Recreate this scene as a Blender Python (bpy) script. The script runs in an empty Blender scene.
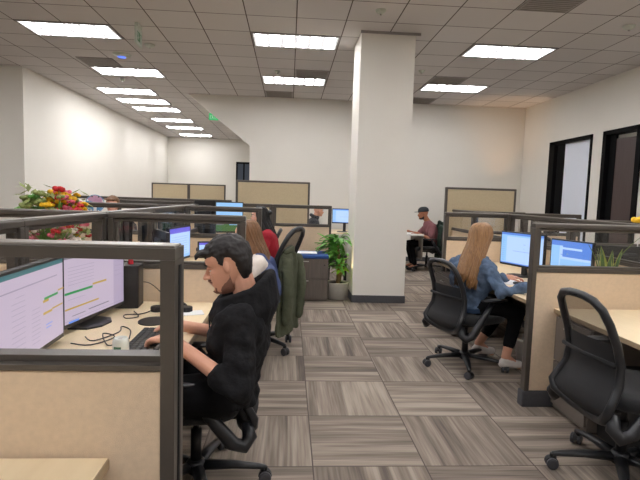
import bpy, bmesh, math, random
from mathutils import Vector, Matrix, Euler
random.seed(7)
SC = bpy.context.scene
COL = SC.collection
V = Vector
PI = math.pi

# ------------------------------------------------------------------ camera, light, exposure
def make_camera():
    f, yaw, p, r, E = 490.5, .0647, .0869, .0311, 1.406
    cy, sy, cp, sp, cr, sr = math.cos(yaw), math.sin(yaw), math.cos(p), math.sin(p), math.cos(r), math.sin(r)
    F = V((sy*cp, cy*cp, -sp)); R0 = V((cy, -sy, 0)); U0 = R0.cross(F)
    A = R0*cr + U0*sr; B = -R0*sr + U0*cr
    m = Matrix(((A.x, B.x, -F.x, 0), (A.y, B.y, -F.y, 0), (A.z, B.z, -F.z, E), (0, 0, 0, 1)))
    cd = bpy.data.cameras.new('camera'); cd.sensor_width = 36; cd.lens = f/640*36; cd.clip_start = .05
    c = bpy.data.objects.new('camera', cd); COL.objects.link(c); c.matrix_world = m
    SC.camera = c
make_camera()
w = bpy.data.worlds.new('world'); SC.world = w; w.use_nodes = True
w.node_tree.nodes['Background'].inputs[0].default_value = (.8, .85, 1, 1)
w.node_tree.nodes['Background'].inputs[1].default_value = .25
SC.view_settings.view_transform = 'Standard'; SC.view_settings.look = 'None'
SC.view_settings.exposure = 0.0; SC.view_settings.gamma = 1
LIGHT = 28.5           # strength of the ceiling lenses

# ------------------------------------------------------------------ materials
def lin(c):
    return tuple(((x/255)/12.92 if x/255 <= .04045 else ((x/255+.055)/1.055)**2.4) for x in c) + (1,)
class NT:
    def __init__(s, name):
        s.m = bpy.data.materials.new(name); s.m.use_nodes = True; s.t = s.m.node_tree
        s.b = s.t.nodes['Principled BSDF']
    def n(s, typ, **k):
        nd = s.t.nodes.new(typ)
        for a, b in k.items(): setattr(nd, a, b)
        return nd
    def l(s, a, b): s.t.links.new(a, b)
    def math(s, op, a, b=None, c=None):
        nd = s.n('ShaderNodeMath', operation=op)
        for i, x in enumerate((a, b, c)):
            if x is None: continue
            if isinstance(x, (int, float)): nd.inputs[i].default_value = x
            else: s.l(x, nd.inputs[i])
        return nd.outputs[0]
    def mix(s, fac, a, b):
        nd = s.n('ShaderNodeMix', data_type='RGBA')
        if isinstance(fac, (int, float)): nd.inputs[0].default_value = fac
        else: s.l(fac, nd.inputs[0])
        for i, x in ((6, a), (7, b)):
            if isinstance(x, tuple): nd.inputs[i].default_value = x
            else: s.l(x, nd.inputs[i])
        return nd.outputs[2]
def mat(name, c, rough=.6, metal=0, var=.08, scale=30, bump=0, bscale=200, spec=.5, sheen=0):
    t = NT(name); b = t.b; c = lin(c)
    b.inputs['Roughness'].default_value = rough; b.inputs['Metallic'].default_value = metal
    b.inputs['Specular IOR Level'].default_value = spec
    if sheen: b.inputs['Sheen Weight'].default_value = sheen
    tc = t.n('ShaderNodeTexCoord')
    if var:
        nz = t.n('ShaderNodeTexNoise'); nz.inputs['Scale'].default_value = scale; nz.inputs['Detail'].default_value = 3
        t.l(tc.outputs['Object'], nz.inputs['Vector'])
        lo = tuple(x*(1-var*2) for x in c[:3])+(1,); hi = tuple(min(1, x*(1+var*2)) for x in c[:3])+(1,)
        t.l(t.mix(nz.outputs[0], lo, hi), b.inputs['Base Color'])
    else: b.inputs['Base Color'].default_value = c
    if bump:
        n2 = t.n('ShaderNodeTexNoise'); n2.inputs['Scale'].default_value = bscale
        t.l(tc.outputs['Object'], n2.inputs['Vector'])
        bp = t.n('ShaderNodeBump'); bp.inputs['Strength'].default_value = bump; bp.inputs['Distance'].default_value = .01
        t.l(n2.outputs[0], bp.inputs['Height']); t.l(bp.outputs[0], b.inputs['Normal'])
    return t.m
def emis(name, c, s=1.0):
    t = NT(name); t.b.inputs['Base Color'].default_value = (.02, .02, .02, 1)
    t.b.inputs['Roughness'].default_value = .35
    t.b.inputs['Emission Color'].default_value = lin(c); t.b.inputs['Emission Strength'].default_value = s
    return t.m
def glass_mat(name, tint=(1, 1, 1, 1)):
    t = NT(name); t.t.nodes.remove(t.b)
    tr = t.n('ShaderNodeBsdfTransparent'); tr.inputs[0].default_value = tint
    gl = t.n('ShaderNodeBsdfGlossy'); gl.inputs['Roughness'].default_value = .03
    fr0 = t.n('ShaderNodeLayerWeight'); fr = t.n('ShaderNodeMath', operation='MULTIPLY_ADD'); fr.inputs[1].default_value = .22; fr.inputs[2].default_value = .015; pw = t.math('POWER', fr0.outputs['Facing'], 4.0); t.l(pw, fr.inputs[0])
    mx = t.n('ShaderNodeMixShader'); t.l(fr.outputs[0], mx.inputs[0]); t.l(tr.outputs[0], mx.inputs[1]); t.l(gl.outputs[0], mx.inputs[2])
    t.l(mx.outputs[0], t.t.nodes['Material Output'].inputs[0]); return t.m
def mesh_fabric(name, c, alpha):
    t = NT(name); t.b.inputs['Base Color'].default_value = lin(c); t.b.inputs['Roughness'].default_value = .8
    tr = t.n('ShaderNodeBsdfTransparent'); mx = t.n('ShaderNodeMixShader'); mx.inputs[0].default_value = alpha
    t.l(tr.outputs[0], mx.inputs[1]); t.l(t.b.outputs[0], mx.inputs[2]); t.l(mx.outputs[0], t.t.nodes['Material Output'].inputs[0]); return t.m
def carpet_mat():
    t = NT('carpet_tiles'); S = .599
    tc = t.n('ShaderNodeTexCoord'); sx = t.n('ShaderNodeSeparateXYZ'); t.l(tc.outputs['Object'], sx.inputs[0])
    u = t.math('DIVIDE', t.math('SUBTRACT', sx.outputs[0], .158), S); v = t.math('DIVIDE', t.math('SUBTRACT', sx.outputs[1], 3.051), S)
    fu, fv = t.math('FLOOR', u), t.math('FLOOR', v)
    par = t.math('MODULO', t.math('ABSOLUTE', t.math('ADD', fu, fv)), 2.0)      # 0: stripes along Y
    rnd = t.n('ShaderNodeTexWhiteNoise', noise_dimensions='2D'); cb = t.n('ShaderNodeCombineXYZ'); t.l(fu, cb.inputs[0]); t.l(fv, cb.inputs[1]); t.l(cb.outputs[0], rnd.inputs['Vector'])
    def sel(a, b):  # par=0 -> a
        return t.math('ADD', t.math('MULTIPLY', a, t.math('SUBTRACT', 1.0, par)), t.math('MULTIPLY', b, par))
    ac, al = sel(u, v), sel(v, u)
    def streak(sa, sl, off, det):
        c = t.n('ShaderNodeCombineXYZ'); t.l(t.math('MULTIPLY', ac, sa), c.inputs[0]); t.l(t.math('MULTIPLY', al, sl), c.inputs[1])
        t.l(t.math('ADD', t.math('MULTIPLY', rnd.outputs['Value'], 50.0), off), c.inputs[2])
        nz = t.n('ShaderNodeTexNoise'); nz.inputs['Scale'].default_value = 1; nz.inputs['Detail'].default_value = det; t.l(c.outputs[0], nz.inputs['Vector']); return nz.outputs[0]
    a = streak(10, .55, 0, 2); b = streak(44, 1.6, 9, 2)
    # stepped bands
    c = t.n('ShaderNodeCombineXYZ'); t.l(t.math('FLOOR', t.math('MULTIPLY', ac, 9.0)), c.inputs[0]); t.l(rnd.outputs['Value'], c.inputs[1])
    wn = t.n('ShaderNodeTexWhiteNoise', noise_dimensions='2D'); t.l(c.outputs[0], wn.inputs['Vector'])
    s = t.math('ADD', t.math('MULTIPLY', a, .62), t.math('ADD', t.math('MULTIPLY', b, .35), t.math('MULTIPLY', wn.outputs['Value'], .14)))
    s = t.math('ADD', s, t.math('MULTIPLY', t.math('SUBTRACT', rnd.outputs['Value'], .5), .06))
    rp = t.n('ShaderNodeValToRGB'); rp.color_ramp.elements[0].position = .38; rp.color_ramp.elements[0].color = lin((106, 96, 88))
    rp.color_ramp.elements[1].position = .72; rp.color_ramp.elements[1].color = lin((178, 165, 150)); e = rp.color_ramp.elements.new(.54); e.color = lin((142, 130, 118))
    t.l(s, rp.inputs[0])
    fine = t.n('ShaderNodeTexNoise'); fine.inputs['Scale'].default_value = 260; t.l(tc.outputs['Object'], fine.inputs['Vector'])
    col = t.mix(t.math('MULTIPLY', fine.outputs[0], .35), rp.outputs[0], lin((70, 62, 58)))
    # seams between the tiles
    def seam(x): return t.math('LESS_THAN', t.math('ABSOLUTE', t.math('SUBTRACT', t.math('FRACT', x), .5)), .494)
    sm = t.math('MULTIPLY', seam(u), seam(v))
    col = t.mix(sm, lin((92, 82, 76)), col)
    t.l(col, t.b.inputs['Base Color']); t.b.inputs['Roughness'].default_value = .95; t.b.inputs['Specular IOR Level'].default_value = .2
    bp = t.n('ShaderNodeBump'); bp.inputs['Strength'].default_value = .3; bp.inputs['Distance'].default_value = .01
    t.l(fine.outputs[0], bp.inputs['Height']); t.l(bp.outputs[0], t.b.inputs['Normal'])
    return t.m
G, GX, GY = .6096, -.577, 6.795
def ceiling_mat():
    t = NT('ceiling_tiles')
    tc = t.n('ShaderNodeTexCoord'); sx = t.n('ShaderNodeSeparateXYZ'); t.l(tc.outputs['Object'], sx.inputs[0])
    u = t.math('DIVIDE', t.math('SUBTRACT', sx.outputs[0], GX), G); v = t.math('DIVIDE', t.math('SUBTRACT', sx.outputs[1], GY), G)
    def seam(x): return t.math('LESS_THAN', t.math('ABSOLUTE', t.math('SUBTRACT', t.math('FRACT', x), .5)), .489)
    sm = t.math('MULTIPLY', seam(u), seam(v))
    rnd = t.n('ShaderNodeTexWhiteNoise', noise_dimensions='2D'); cb = t.n('ShaderNodeCombineXYZ'); t.l(t.math('FLOOR', u), cb.inputs[0]); t.l(t.math('FLOOR', v), cb.inputs[1]); t.l(cb.outputs[0], rnd.inputs['Vector'])
    base = t.mix(rnd.outputs['Value'], lin((204, 200, 198)), lin((213, 209, 207)))
    nz = t.n('ShaderNodeTexNoise'); nz.inputs['Scale'].default_value = 90; t.l(tc.outputs['Object'], nz.inputs['Vector'])
    base = t.mix(t.math('MULTIPLY', nz.outputs[0], .25), base, lin((186, 181, 177)))
    t.l(t.mix(sm, lin((92, 84, 80)), base), t.b.inputs['Base Color'])  # dark grid lines carry the shadow of the recessed tile edges as colour
    t.b.inputs['Roughness'].default_value = .95; t.b.inputs['Specular IOR Level'].default_value = .1
    bp = t.n('ShaderNodeBump'); bp.inputs['Strength'].default_value = .5; bp.inputs['Distance'].default_value = .02
    t.l(sm, bp.inputs['Height']); t.l(bp.outputs[0], t.b.inputs['Normal'])
    return t.m
def wood_mat(name, c1, c2, rough=.45, axis=0, sc=6.0, stretch=14):
    t = NT(name); tc = t.n('ShaderNodeTexCoord'); mp = t.n('ShaderNodeMapping')
    s = [stretch]*3; s[axis] = 1; mp.inputs['Scale'].default_value = s
    t.l(tc.outputs['Object'], mp.inputs[0]); nz = t.n('ShaderNodeTexNoise'); nz.inputs['Scale'].default_value = sc; nz.inputs['Detail'].default_value = 4
    t.l(mp.outputs[0], nz.inputs['Vector']); t.l(t.mix(nz.outputs[0], lin(c1), lin(c2)), t.b.inputs['Base Color'])
    t.b.inputs['Roughness'].default_value = rough; return t.m
def lens_mat():
    t = NT('light_lens'); tc = t.n('ShaderNodeTexCoord'); sx = t.n('ShaderNodeSeparateXYZ'); t.l(tc.outputs['Object'], sx.inputs[0])
    # two rows of six louvre cells, a little dimmer along the dividers
    def ridge(x, n, ln):
        q = t.math('FRACT', t.math('ADD', t.math('MULTIPLY', x, n/ln), 0.0 if n % 2 == 0 else .5))
        return t.math('LESS_THAN', t.math('ABSOLUTE', t.math('SUBTRACT', q, .5)), .37)
    g = t.math('MULTIPLY', ridge(sx.outputs[0], 6, 1.14), ridge(sx.outputs[1], 2, .56))
    nz = t.n('ShaderNodeTexNoise'); nz.inputs['Scale'].default_value = 9; t.l(tc.outputs['Object'], nz.inputs['Vector'])
    st = t.math('MULTIPLY', t.math('ADD', t.math('MULTIPLY', g, .975), .025), t.math('ADD', t.math('MULTIPLY', nz.outputs[0], .3), .85))
    t.b.inputs['Base Color'].default_value = (.8, .8, .8, 1)
    t.b.inputs['Emission Color'].default_value = lin((252, 251, 254)); t.l(t.math('MULTIPLY', st, LIGHT), t.b.inputs['Emission Strength'])
    return t.m
M = dict(
    wall=mat('wall_paint', (226, 222, 213), .9, var=.01, scale=3, spec=.15),
    wallgrey=mat('grey_wall_paint', (206, 200, 192), .9, var=.01, scale=3, spec=.15),
    ceil=ceiling_mat(), carpet=carpet_mat(), lens=lens_mat(),
    base=mat('vinyl_base', (70, 70, 74), .5), vent=mat('vent_metal', (150, 144, 140), .7),
    trim=mat('taupe_frame_metal', (84, 78, 72), .38, .3, var=.03), slot=mat('slot_black', (14, 13, 12), .7),
    cap=mat('light_cap_metal', (124, 118, 110), .3, .5, var=.03),
    fabric=mat('beige_panel_fabric', (217, 195, 167), .95, var=.05, scale=60, bump=.25, bscale=500, spec=.1),
    fabric2=mat('tan_panel_fabric', (190, 174, 144), .95, var=.05, scale=60, bump=.25, bscale=500, spec=.1),
    glass=glass_mat('clear_pane'), darkglass=glass_mat('dark_pane', (.35, .38, .42, 1)),
    desk=wood_mat('maple_worktop', (226, 204, 166), (240, 222, 188), .42, 1, 3, 10), deskedge=mat('worktop_edge', (170, 148, 118), .5),
    greywood=wood_mat('grey_woodgrain', (84, 76, 70), (112, 103, 94), .5, 2, 5, 16), greycab=mat('grey_cabinet', (112, 103, 95), .5, var=.04),
    black=mat('black_plastic', (18, 18, 20), .5, var=.05), black2=mat('charcoal_plastic', (30, 31, 34), .38, var=.05), seat=mat('black_seat_fabric', (20, 20, 22), .9, bump=.3, sheen=.2),
    meshf=mesh_fabric('black_mesh', (38, 35, 34), .66), meshd=mesh_fabric('black_mesh_lower', (28, 28, 30), .95), rubber=mat('caster_grey', (60, 60, 64), .5),
    chrome=mat('satin_chrome', (200, 200, 200), .25, .9), steel=mat('brushed_handle', (190, 186, 180), .35, .6),
    skin=mat('skin_light', (214, 160, 134), .55, var=.04, scale=25, spec=.3), skin2=mat('skin_tan', (168, 112, 84), .55, var=.04, spec=.3), skin3=mat('skin_pink', (222, 168, 146), .55, var=.04, spec=.3),
    lips=mat('lips', (170, 100, 90), .5), eye=mat('eye_white', (225, 220, 215), .3), iris=mat('iris_dark', (40, 26, 18), .3),
    beard=mat('stubble_dark', (132, 92, 76), .8, var=.2, scale=300), hair=mat('hair_darkbrown', (24, 18, 16), .6, var=.35, scale=120), hairbrown=wood_mat('hair_brown', (84, 58, 40), (150, 108, 72), .5, 2, 14, 5),
    hairblonde=wood_mat('hair_blonde', (96, 66, 42), (186, 140, 92), .45, 2, 14, 5), hairblack=mat('hair_black', (16, 14, 15), .45, var=.3, scale=100),
    hoodie=mat('black_hoodie', (24, 24, 26), .9, bump=.3, bscale=90, spec=.25), trouser=mat('black_trousers', (14, 14, 17), .9, spec=.2),
    denim=mat('denim_blue', (86, 106, 132), .85, var=.30, scale=22, bump=.3), denim2=mat('denim_light', (108, 132, 160), .85, var=.15, scale=22), seam=mat('denim_seam', (48, 70, 100), .8),
    vest=mat('slate_blue_vest', (66, 80, 122), .7, var=.1), cream=mat('cream_knit', (224, 214, 204), .9, bump=.4), red=mat('crimson_knit', (158, 22, 40), .85, bump=.4),
    maroon=mat('mauve_shirt', (124, 78, 82), .85, var=.08), capm=mat('dark_cap', (36, 42, 46), .8), darkjacket=mat('charcoal_jacket', (48, 50, 56), .85),
    olive=mat('olive_jacket', (80, 84, 64), .85, var=.12, scale=14, bump=.4, bscale=60), forest=mat('forest_jacket', (38, 56, 46), .85, var=.12, scale=14),
    shoe=mat('white_canvas', (220, 212, 206), .8), sole=mat('white_rubber', (232, 230, 226), .6),
    pot=mat('grey_ceramic', (188, 182, 172), .6, var=.05), soil=mat('soil', (44, 32, 24), .95, var=.3), leaf=mat('leaf_green', (104, 168, 68), .45, var=.25, scale=14),
    leafy=mat('leaf_lime', (150, 180, 52), .45, var=.2, scale=14), snake=mat('snake_leaf', (76, 104, 58), .45, var=.35, scale=30), snakey=mat('snake_leaf_edge', (160, 166, 84), .45),
    trunk=mat('cane', (150, 120, 84), .8, var=.2), cable=mat('cable_black', (24, 22, 24), .5), paper=mat('paper', (238, 238, 238), .8, var=.01), bluecush=mat('blue_cushion', (44, 78, 138), .85, bump=.3),
    pink=mat('petal_pink', (224, 104, 130), .7, var=.12), yellow=mat('petal_yellow', (236, 186, 30), .7, var=.12), redp=mat('petal_red', (196, 30, 38), .7, var=.12), whitep=mat('petal_white', (226, 216, 206), .7), palegreen=mat('pale_leaf', (138, 150, 86), .6, var=.2),
    plastic=mat('white_plastic', (224, 222, 218), .5), redplastic=mat('red_plastic', (206, 24, 44), .5), canm=mat('can_white', (208, 212, 204), .35, .2), cang=mat('can_green', (40, 96, 66), .4),
    doorwood=wood_mat('dark_door_wood', (58, 44, 42), (78, 62, 58), .4, 2, 5, 16), doorframe=mat('black_door_frame', (6, 6, 8), .7, spec=.15), navy=mat('navy_door', (54, 64, 80), .4),
    frost=mat('frosted_blue_glass', (222, 228, 240), .35, var=.01), screenframe=mat('monitor_bezel', (20, 20, 22), .35), fanpink=mat('fan_pink', (206, 160, 190), .5), fanblue=mat('fan_blue', (92, 150, 196), .5),
    greensign=emis('exit_green', (70, 210, 130), .8), signgreen=mat('sign_green', (110, 150, 120), .5), signbody=mat('sign_body', (196, 202, 190), .5), apblue=emis('indicator_blue', (70, 110, 255), 1.6),
    s_lilac=emis('screen_lilac', (206, 190, 212), .86), s_lilac2=emis('screen_lilac_dim', (188, 172, 200), .85), s_teal=emis('screen_teal', (54, 116, 124), .8), s_green=emis('screen_green', (30, 160, 84), .8), s_gold=emis('screen_gold', (206, 170, 70), .8), s_grey=emis('screen_grey', (130, 124, 140), .8), s_line=emis('screen_line', (172, 158, 186), .8),
    s_sky=emis('screen_sky', (150, 200, 250), 1.05), s_blue=emis('screen_blue', (92, 140, 228), 1.0), s_pale=emis('screen_pale', (184, 214, 255), 1.05), s_violet=emis('screen_violet', (104, 96, 222), 1.0), s_grass=emis('screen_grass', (60, 110, 50), .8), s_text=emis('screen_text', (128, 164, 220), .9),
)

# ------------------------------------------------------------------ mesh builder
class MB:
    def __init__(s): s.v = []; s.f = []; s.mi = []; s.T = Matrix.Identity(4); s.m = 0
    def add(s, vs, fs):
        o = len(s.v)
        s.v += [s.T @ V(p) for p in vs]
        for f in fs: s.f.append([o+i for i in f]); s.mi.append(s.m)
        return s
    def box(s, lo, hi):
        x0, y0, z0 = lo; x1, y1, z1 = hi
        return s.add([(x0,y0,z0),(x1,y0,z0),(x1,y1,z0),(x0,y1,z0),(x0,y0,z1),(x1,y0,z1),(x1,y1,z1),(x0,y1,z1)],
                     [(0,3,2,1),(4,5,6,7),(0,1,5,4),(1,2,6,5),(2,3,7,6),(3,0,4,7)])
    def cbox(s, c, d): return s.box([c[i]-d[i]/2 for i in range(3)], [c[i]+d[i]/2 for i in range(3)])
    def rings(s, rs, cap=True, closed=False):
        n = len(rs[0]); vs = [p for r in rs for p in r]; fs = []; k = len(rs)
        for i in range(k if closed else k-1):
            a, b = i*n, ((i+1) % k)*n
            for j in range(n):
                j2 = (j+1) % n; fs.append((a+j, a+j2, b+j2, b+j))
        if cap and not closed: fs.append(tuple(range(n))[::-1]); fs.append(tuple((k-1)*n+j for j in range(n)))
        return s.add(vs, fs)
    def tube(s, pts, r, n=10, closed=False, caps=True, flat=None):
        pts = [V(p) for p in pts]; k = len(pts)
        rr = r if isinstance(r, (list, tuple)) else [r]*k
        rs = []; up = None
        for i, p in enumerate(pts):
            if closed: d = pts[(i+1) % k]-pts[i-1]
            else: d = pts[min(i+1, k-1)]-pts[max(i-1, 0)]
            if d.length < 1e-9: d = V((0, 0, 1))
            d.normalize()
            if up is None: up = V((0, 0, 1)) if abs(d.z) < .9 else V((1, 0, 0))
            a = d.cross(up)
            if a.length < 1e-6: a = d.cross(V((0, 1, 0)))
            a.normalize(); up = a.cross(d).normalized()
            f = flat or 1
            rs.append([p + (a*math.cos(t) + up*math.sin(t)*f)*rr[i] for t in [2*PI*j/n for j in range(n)]])
        return s.rings(rs, caps, closed)
    def caps(s, p0, p1, r0, r1, n=12):     # tapered capsule with round ends
        p0, p1 = V(p0), V(p1); d = (p1-p0)
        if d.length < 1e-6: d = V((0, 0, 1e-5))
        d.normalize(); P, R = [], []
        for k in range(4):
            a = PI/2*(1-k/4); P.append(p0-d*r0*math.sin(a)); R.append(max(r0*math.cos(a), 1e-4))
        P.append(p0); R.append(r0); P.append(p1); R.append(r1)
        for k in range(1, 5):
            a = PI/2*k/4; P.append(p1+d*r1*math.sin(a)); R.append(max(r1*math.cos(a), 1e-4))
        up = V((0, 0, 1)) if abs(d.z) < .9 else V((1, 0, 0)); a = d.cross(up).normalized(); b = a.cross(d)
        return s.rings([[p+(a*math.cos(t)+b*math.sin(t))*r for t in [2*PI*j/n for j in range(n)]] for p, r in zip(P, R)])
    def chain(s, pts, rs, n=12):
        for i in range(len(pts)-1): s.caps(pts[i], pts[i+1], rs[i], rs[i+1], n)
        return s
    def cyl(s, c, r, z0, z1, r2=None, n=24): return s.rings([[(c[0]+math.cos(2*PI*j/n)*q, c[1]+math.sin(2*PI*j/n)*q, z) for j in range(n)] for q, z in ((r, z0), (r if r2 is None else r2, z1))])
    def lathe(s, c, prof, n=24): return s.rings([[(c[0]+math.cos(2*PI*j/n)*q, c[1]+math.sin(2*PI*j/n)*q, c[2]+z) for j in range(n)] for q, z in prof])
    def ball(s, c, r, n=12, m=8):
        r = r if isinstance(r, (list, tuple)) else (r, r, r)
        return s.rings([[(c[0]+r[0]*math.sin(a)*math.cos(t), c[1]+r[1]*math.sin(a)*math.sin(t), c[2]-r[2]*math.cos(a)) for t in [2*PI*j/n for j in range(n)]] for a in [max(.02, min(PI-.02, PI*i/m)) for i in range(m+1)]])
    def quad(s, a, b, c, d): return s.add([a, b, c, d], [(0, 1, 2, 3)])
    def mesh(s, name, mats, smooth=False):
        me = bpy.data.meshes.new(name); me.from_pydata([tuple(p) for p in s.v], [], s.f)
        for m in (mats if isinstance(mats, (list, tuple)) else [mats]): me.materials.append(m)
        for p, i in zip(me.polygons, s.mi): p.material_index = i; p.use_smooth = smooth
        bm = bmesh.new(); bm.from_mesh(me); bmesh.ops.recalc_face_normals(bm, faces=bm.faces); bm.to_mesh(me); bm.free()
        return me
    def build(s, name, mats, parent=None, smooth=False, bev=0, kind=None, loc=None):
        o = bpy.data.objects.new(name, s.mesh(name, mats, smooth)); COL.objects.link(o)
        if parent: o.parent = parent
        if loc: o.location = loc
        if bev:
            b = o.modifiers.new('bevel', 'BEVEL'); b.width = bev; b.segments = 2; b.limit_method = 'ANGLE'; b.angle_limit = .7
        if kind: o['kind'] = kind
        return o
def fuse(mb, name, m, parent=None, voxel=.008, smooth=4, disp=0, dscale=.08, tform=None):
    """one continuous skin over a set of overlapping closed volumes"""
    o = bpy.data.objects.new('tmp', mb.mesh('tmp', m)); COL.objects.link(o)
    r = o.modifiers.new('r', 'REMESH'); r.mode = 'VOXEL'; r.voxel_size = voxel; r.use_smooth_shade = True
    if smooth: sm = o.modifiers.new('s', 'SMOOTH'); sm.factor = .5; sm.iterations = smooth
    if disp:
        tx = bpy.data.textures.new('folds', 'CLOUDS'); tx.noise_scale = dscale; tx.noise_depth = 2
        d = o.modifiers.new('d', 'DISPLACE'); d.texture = tx; d.strength = disp; d.mid_level = .5
    bpy.context.view_layer.update(); dg = bpy.context.evaluated_depsgraph_get()
    me = bpy.data.meshes.new_from_object(o.evaluated_get(dg)); me.name = name
    bpy.data.objects.remove(o)
    me.materials.clear(); me.materials.append(m)
    for p in me.polygons: p.use_smooth = True
    q = bpy.data.objects.new(name, me); COL.objects.link(q)
    if parent: q.parent = parent
    return q
def thing(name, label, cat, loc=(0, 0, 0), rz=0, group=None):
    o = bpy.data.objects.new(name, None); COL.objects.link(o); o.empty_display_size = .1
    o.location = loc; o.rotation_euler = (0, 0, rz); o['label'] = label; o['category'] = cat
    if group: o['group'] = group
    return o
def tag(o, label, cat, group=None):
    o['label'] = label; o['category'] = cat
    if group: o['group'] = group
    return o
def struct(name, mb, m, parent=None, bev=0): 
    o = mb.build(name, m, parent, bev=bev)
    if not parent: o['kind'] = 'structure'
    return o
def dup(root, loc, rz, label, group=None):
    r = root.copy(); COL.objects.link(r); r.location = loc; r.rotation_euler = (0, 0, rz); r['label'] = label
    if group: r['group'] = group
    for ch in list(root.children):
        c = ch.copy(); COL.objects.link(c); c.parent = r
        for g in list(ch.children):
            d = g.copy(); COL.objects.link(d); d.parent = c
    return r

# ------------------------------------------------------------------ the room
H = 3.571
BY, RX, LX, FY = 11.12, 5.34, -4.81, 19.85
struct('floor', MB().box((-9, -5, -.1), (7.6, 20.2, 0)), M['carpet'])
struct('ceiling', MB().box((-9, -5, H), (7.6, 20.2, H+.1)), M['ceil'])
# back wall with its sloping cut at the left end
cut = [(5.6, 0), (5.6, H), (-2.27, H), (-.905, 2.50), (-.905, 0)]
b = MB(); b.rings([[(x, y, z) for x, z in cut] for y in (BY, BY+.22)]); struct('wall_back', b, M['wall'])
# right wall with a doorway for the glass slider and one for the wood door
b = MB(); y_ = [(-5, 7.25), (8.18, 8.50), (9.93, BY+.2)]
for a, c in y_: b.box((RX, a, 0), (RX+.14, c, H))
for a, c in ((7.25, 8.18), (8.50, 9.93)): b.box((RX, a, 2.67), (RX+.14, c, H))
struct('wall_right', b, M['wall'])
struct('wall_left', MB().box((LX-.15, 9.45, 0), (LX, 20, H)), M['wall'])
struct('wall_left_return', MB().box((-9, 9.30, 0), (LX, 9.45, H)), M['wall'])
struct('wall_far', MB().box((LX, FY, 0), (-.7, FY+.15, H)), M['wall'])
struct('wall_corridor', MB().box((-.9, BY+.22, 0), (-.75, FY, H)), M['wall'])
struct('wall_left_near', MB().box((-9.15, -5, 0), (-9, 9.45, H)), M['wall'])
struct('wall_front', MB().box((-9, -5.15, 0), (7.6, -5, H)), M['wall'])
struct('baseboard_back', MB().box((-.905, BY-.012, 0), (RX, BY, .1)), M['base'])
struct('baseboard_right', MB().box((RX-.012, 8.18, 0), (RX, 8.50, .1)).box((RX-.012, 9.93, 0), (RX, BY, .1)), M['base'])
struct('baseboard_left', MB().box((LX, 9.3, 0), (LX+.012, FY, .1)), M['base'])
# the side offices behind the right wall
struct('wall_office', MB().box((7.5, 5.6, 0), (7.6, BY+.2, H)).box((RX+.14, BY+.1, 0), (7.5, BY+.2, H)).box((RX+.14, 5.5, 0), (7.5, 5.6, H)), M['wall'])
# column
CX0, CX1, CY0, CY1 = .882, 1.594, 6.518, 7.24
cb = MB().box((CX0, CY0, 0), (CX1, CY1, H)); cl = struct('wall_column', cb, M['wall'])
bb = MB().box((CX0-.012, CY0-.012, 0), (CX1+.012, CY1+.012, .10)); struct('baseboard_column', bb, M['base'])
struct('trim_1', MB().box((CX0-.012, CY0-.02, H-.03), (CX1+.06, CY0, H)), M['vent'])

# glass slider (window_1) and wood door (door_1), navy door far away (door_2)
wf = MB(); Y0, Y1, Z1 = 8.50, 9.93, 2.67
wf.box((RX-.02, Y0, 0), (RX+.1, Y0+.05, Z1)).box((RX-.02, Y1-.2, 0), (RX+.1, Y1, Z1)).box((RX-.02, Y0, Z1-.07), (RX+.1, Y1, Z1))
wr = struct('window_1', wf, M['doorframe'])
struct('sash', MB().box((RX+.03, Y1-.48, 0), (RX+.08, Y1-.24, Z1-.07)), M['doorframe'], wr)
struct('window_pane', MB().box((RX+.05, Y0+.05, 0), (RX+.06, Y1-.48, Z1-.07)), M['frost'], wr)
df = MB(); Y0, Y1 = 7.25, 8.18
df.box((RX-.03, Y0, 0), (RX+.16, Y0+.10, Z1)).box((RX-.03, Y1-.09, 0), (RX+.16, Y1, Z1)).box((RX-.03, Y0, Z1-.07), (RX+.16, Y1, Z1))
dr = struct('door_1', df, M['doorframe'])
struct('door_jamb', MB().box((RX+.05, Y1-.24, 0), (RX+.09, Y1-.09, Z1-.07)), M['doorframe'], dr)
lf = MB(); lf.T = Matrix.Translation((RX+.06, Y1-.24, 0)) @ Matrix.Rotation(.22, 4, 'Z'); lf.box((0, -.60, .02), (.045, 0, 2.53))
dl = struct('door_leaf', lf, M['doorwood'], dr)
struct('door_hinge', MB().cbox((RX+.10, Y1-.25, 2.28), (.03, .03, .12)).cbox((RX+.10, Y1-.2, 2.02), (.03, .03, .10)), M['steel'], dr)
nb = MB().box((-2.14, FY-.06, 0), (-2.08, FY, 2.7)).box((-1.60, FY-.06, 0), (-1.52, FY, 2.7)).box((-2.14, FY-.06, 2.63), (-1.52, FY, 2.7)).box((-1.86, FY-.05, 0), (-1.80, FY, 2.63))
nd = struct('door_2', nb, M['doorframe']); struct('door_leaf', MB().box((-2.08, FY-.04, 0), (-1.60, FY-.01, 2.63)), M['navy'], nd)
struct('door_handle', MB().box((-2.03, FY-.09, .95), (-2.01, FY-.05, 1.30)), M['steel'], nd)

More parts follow.
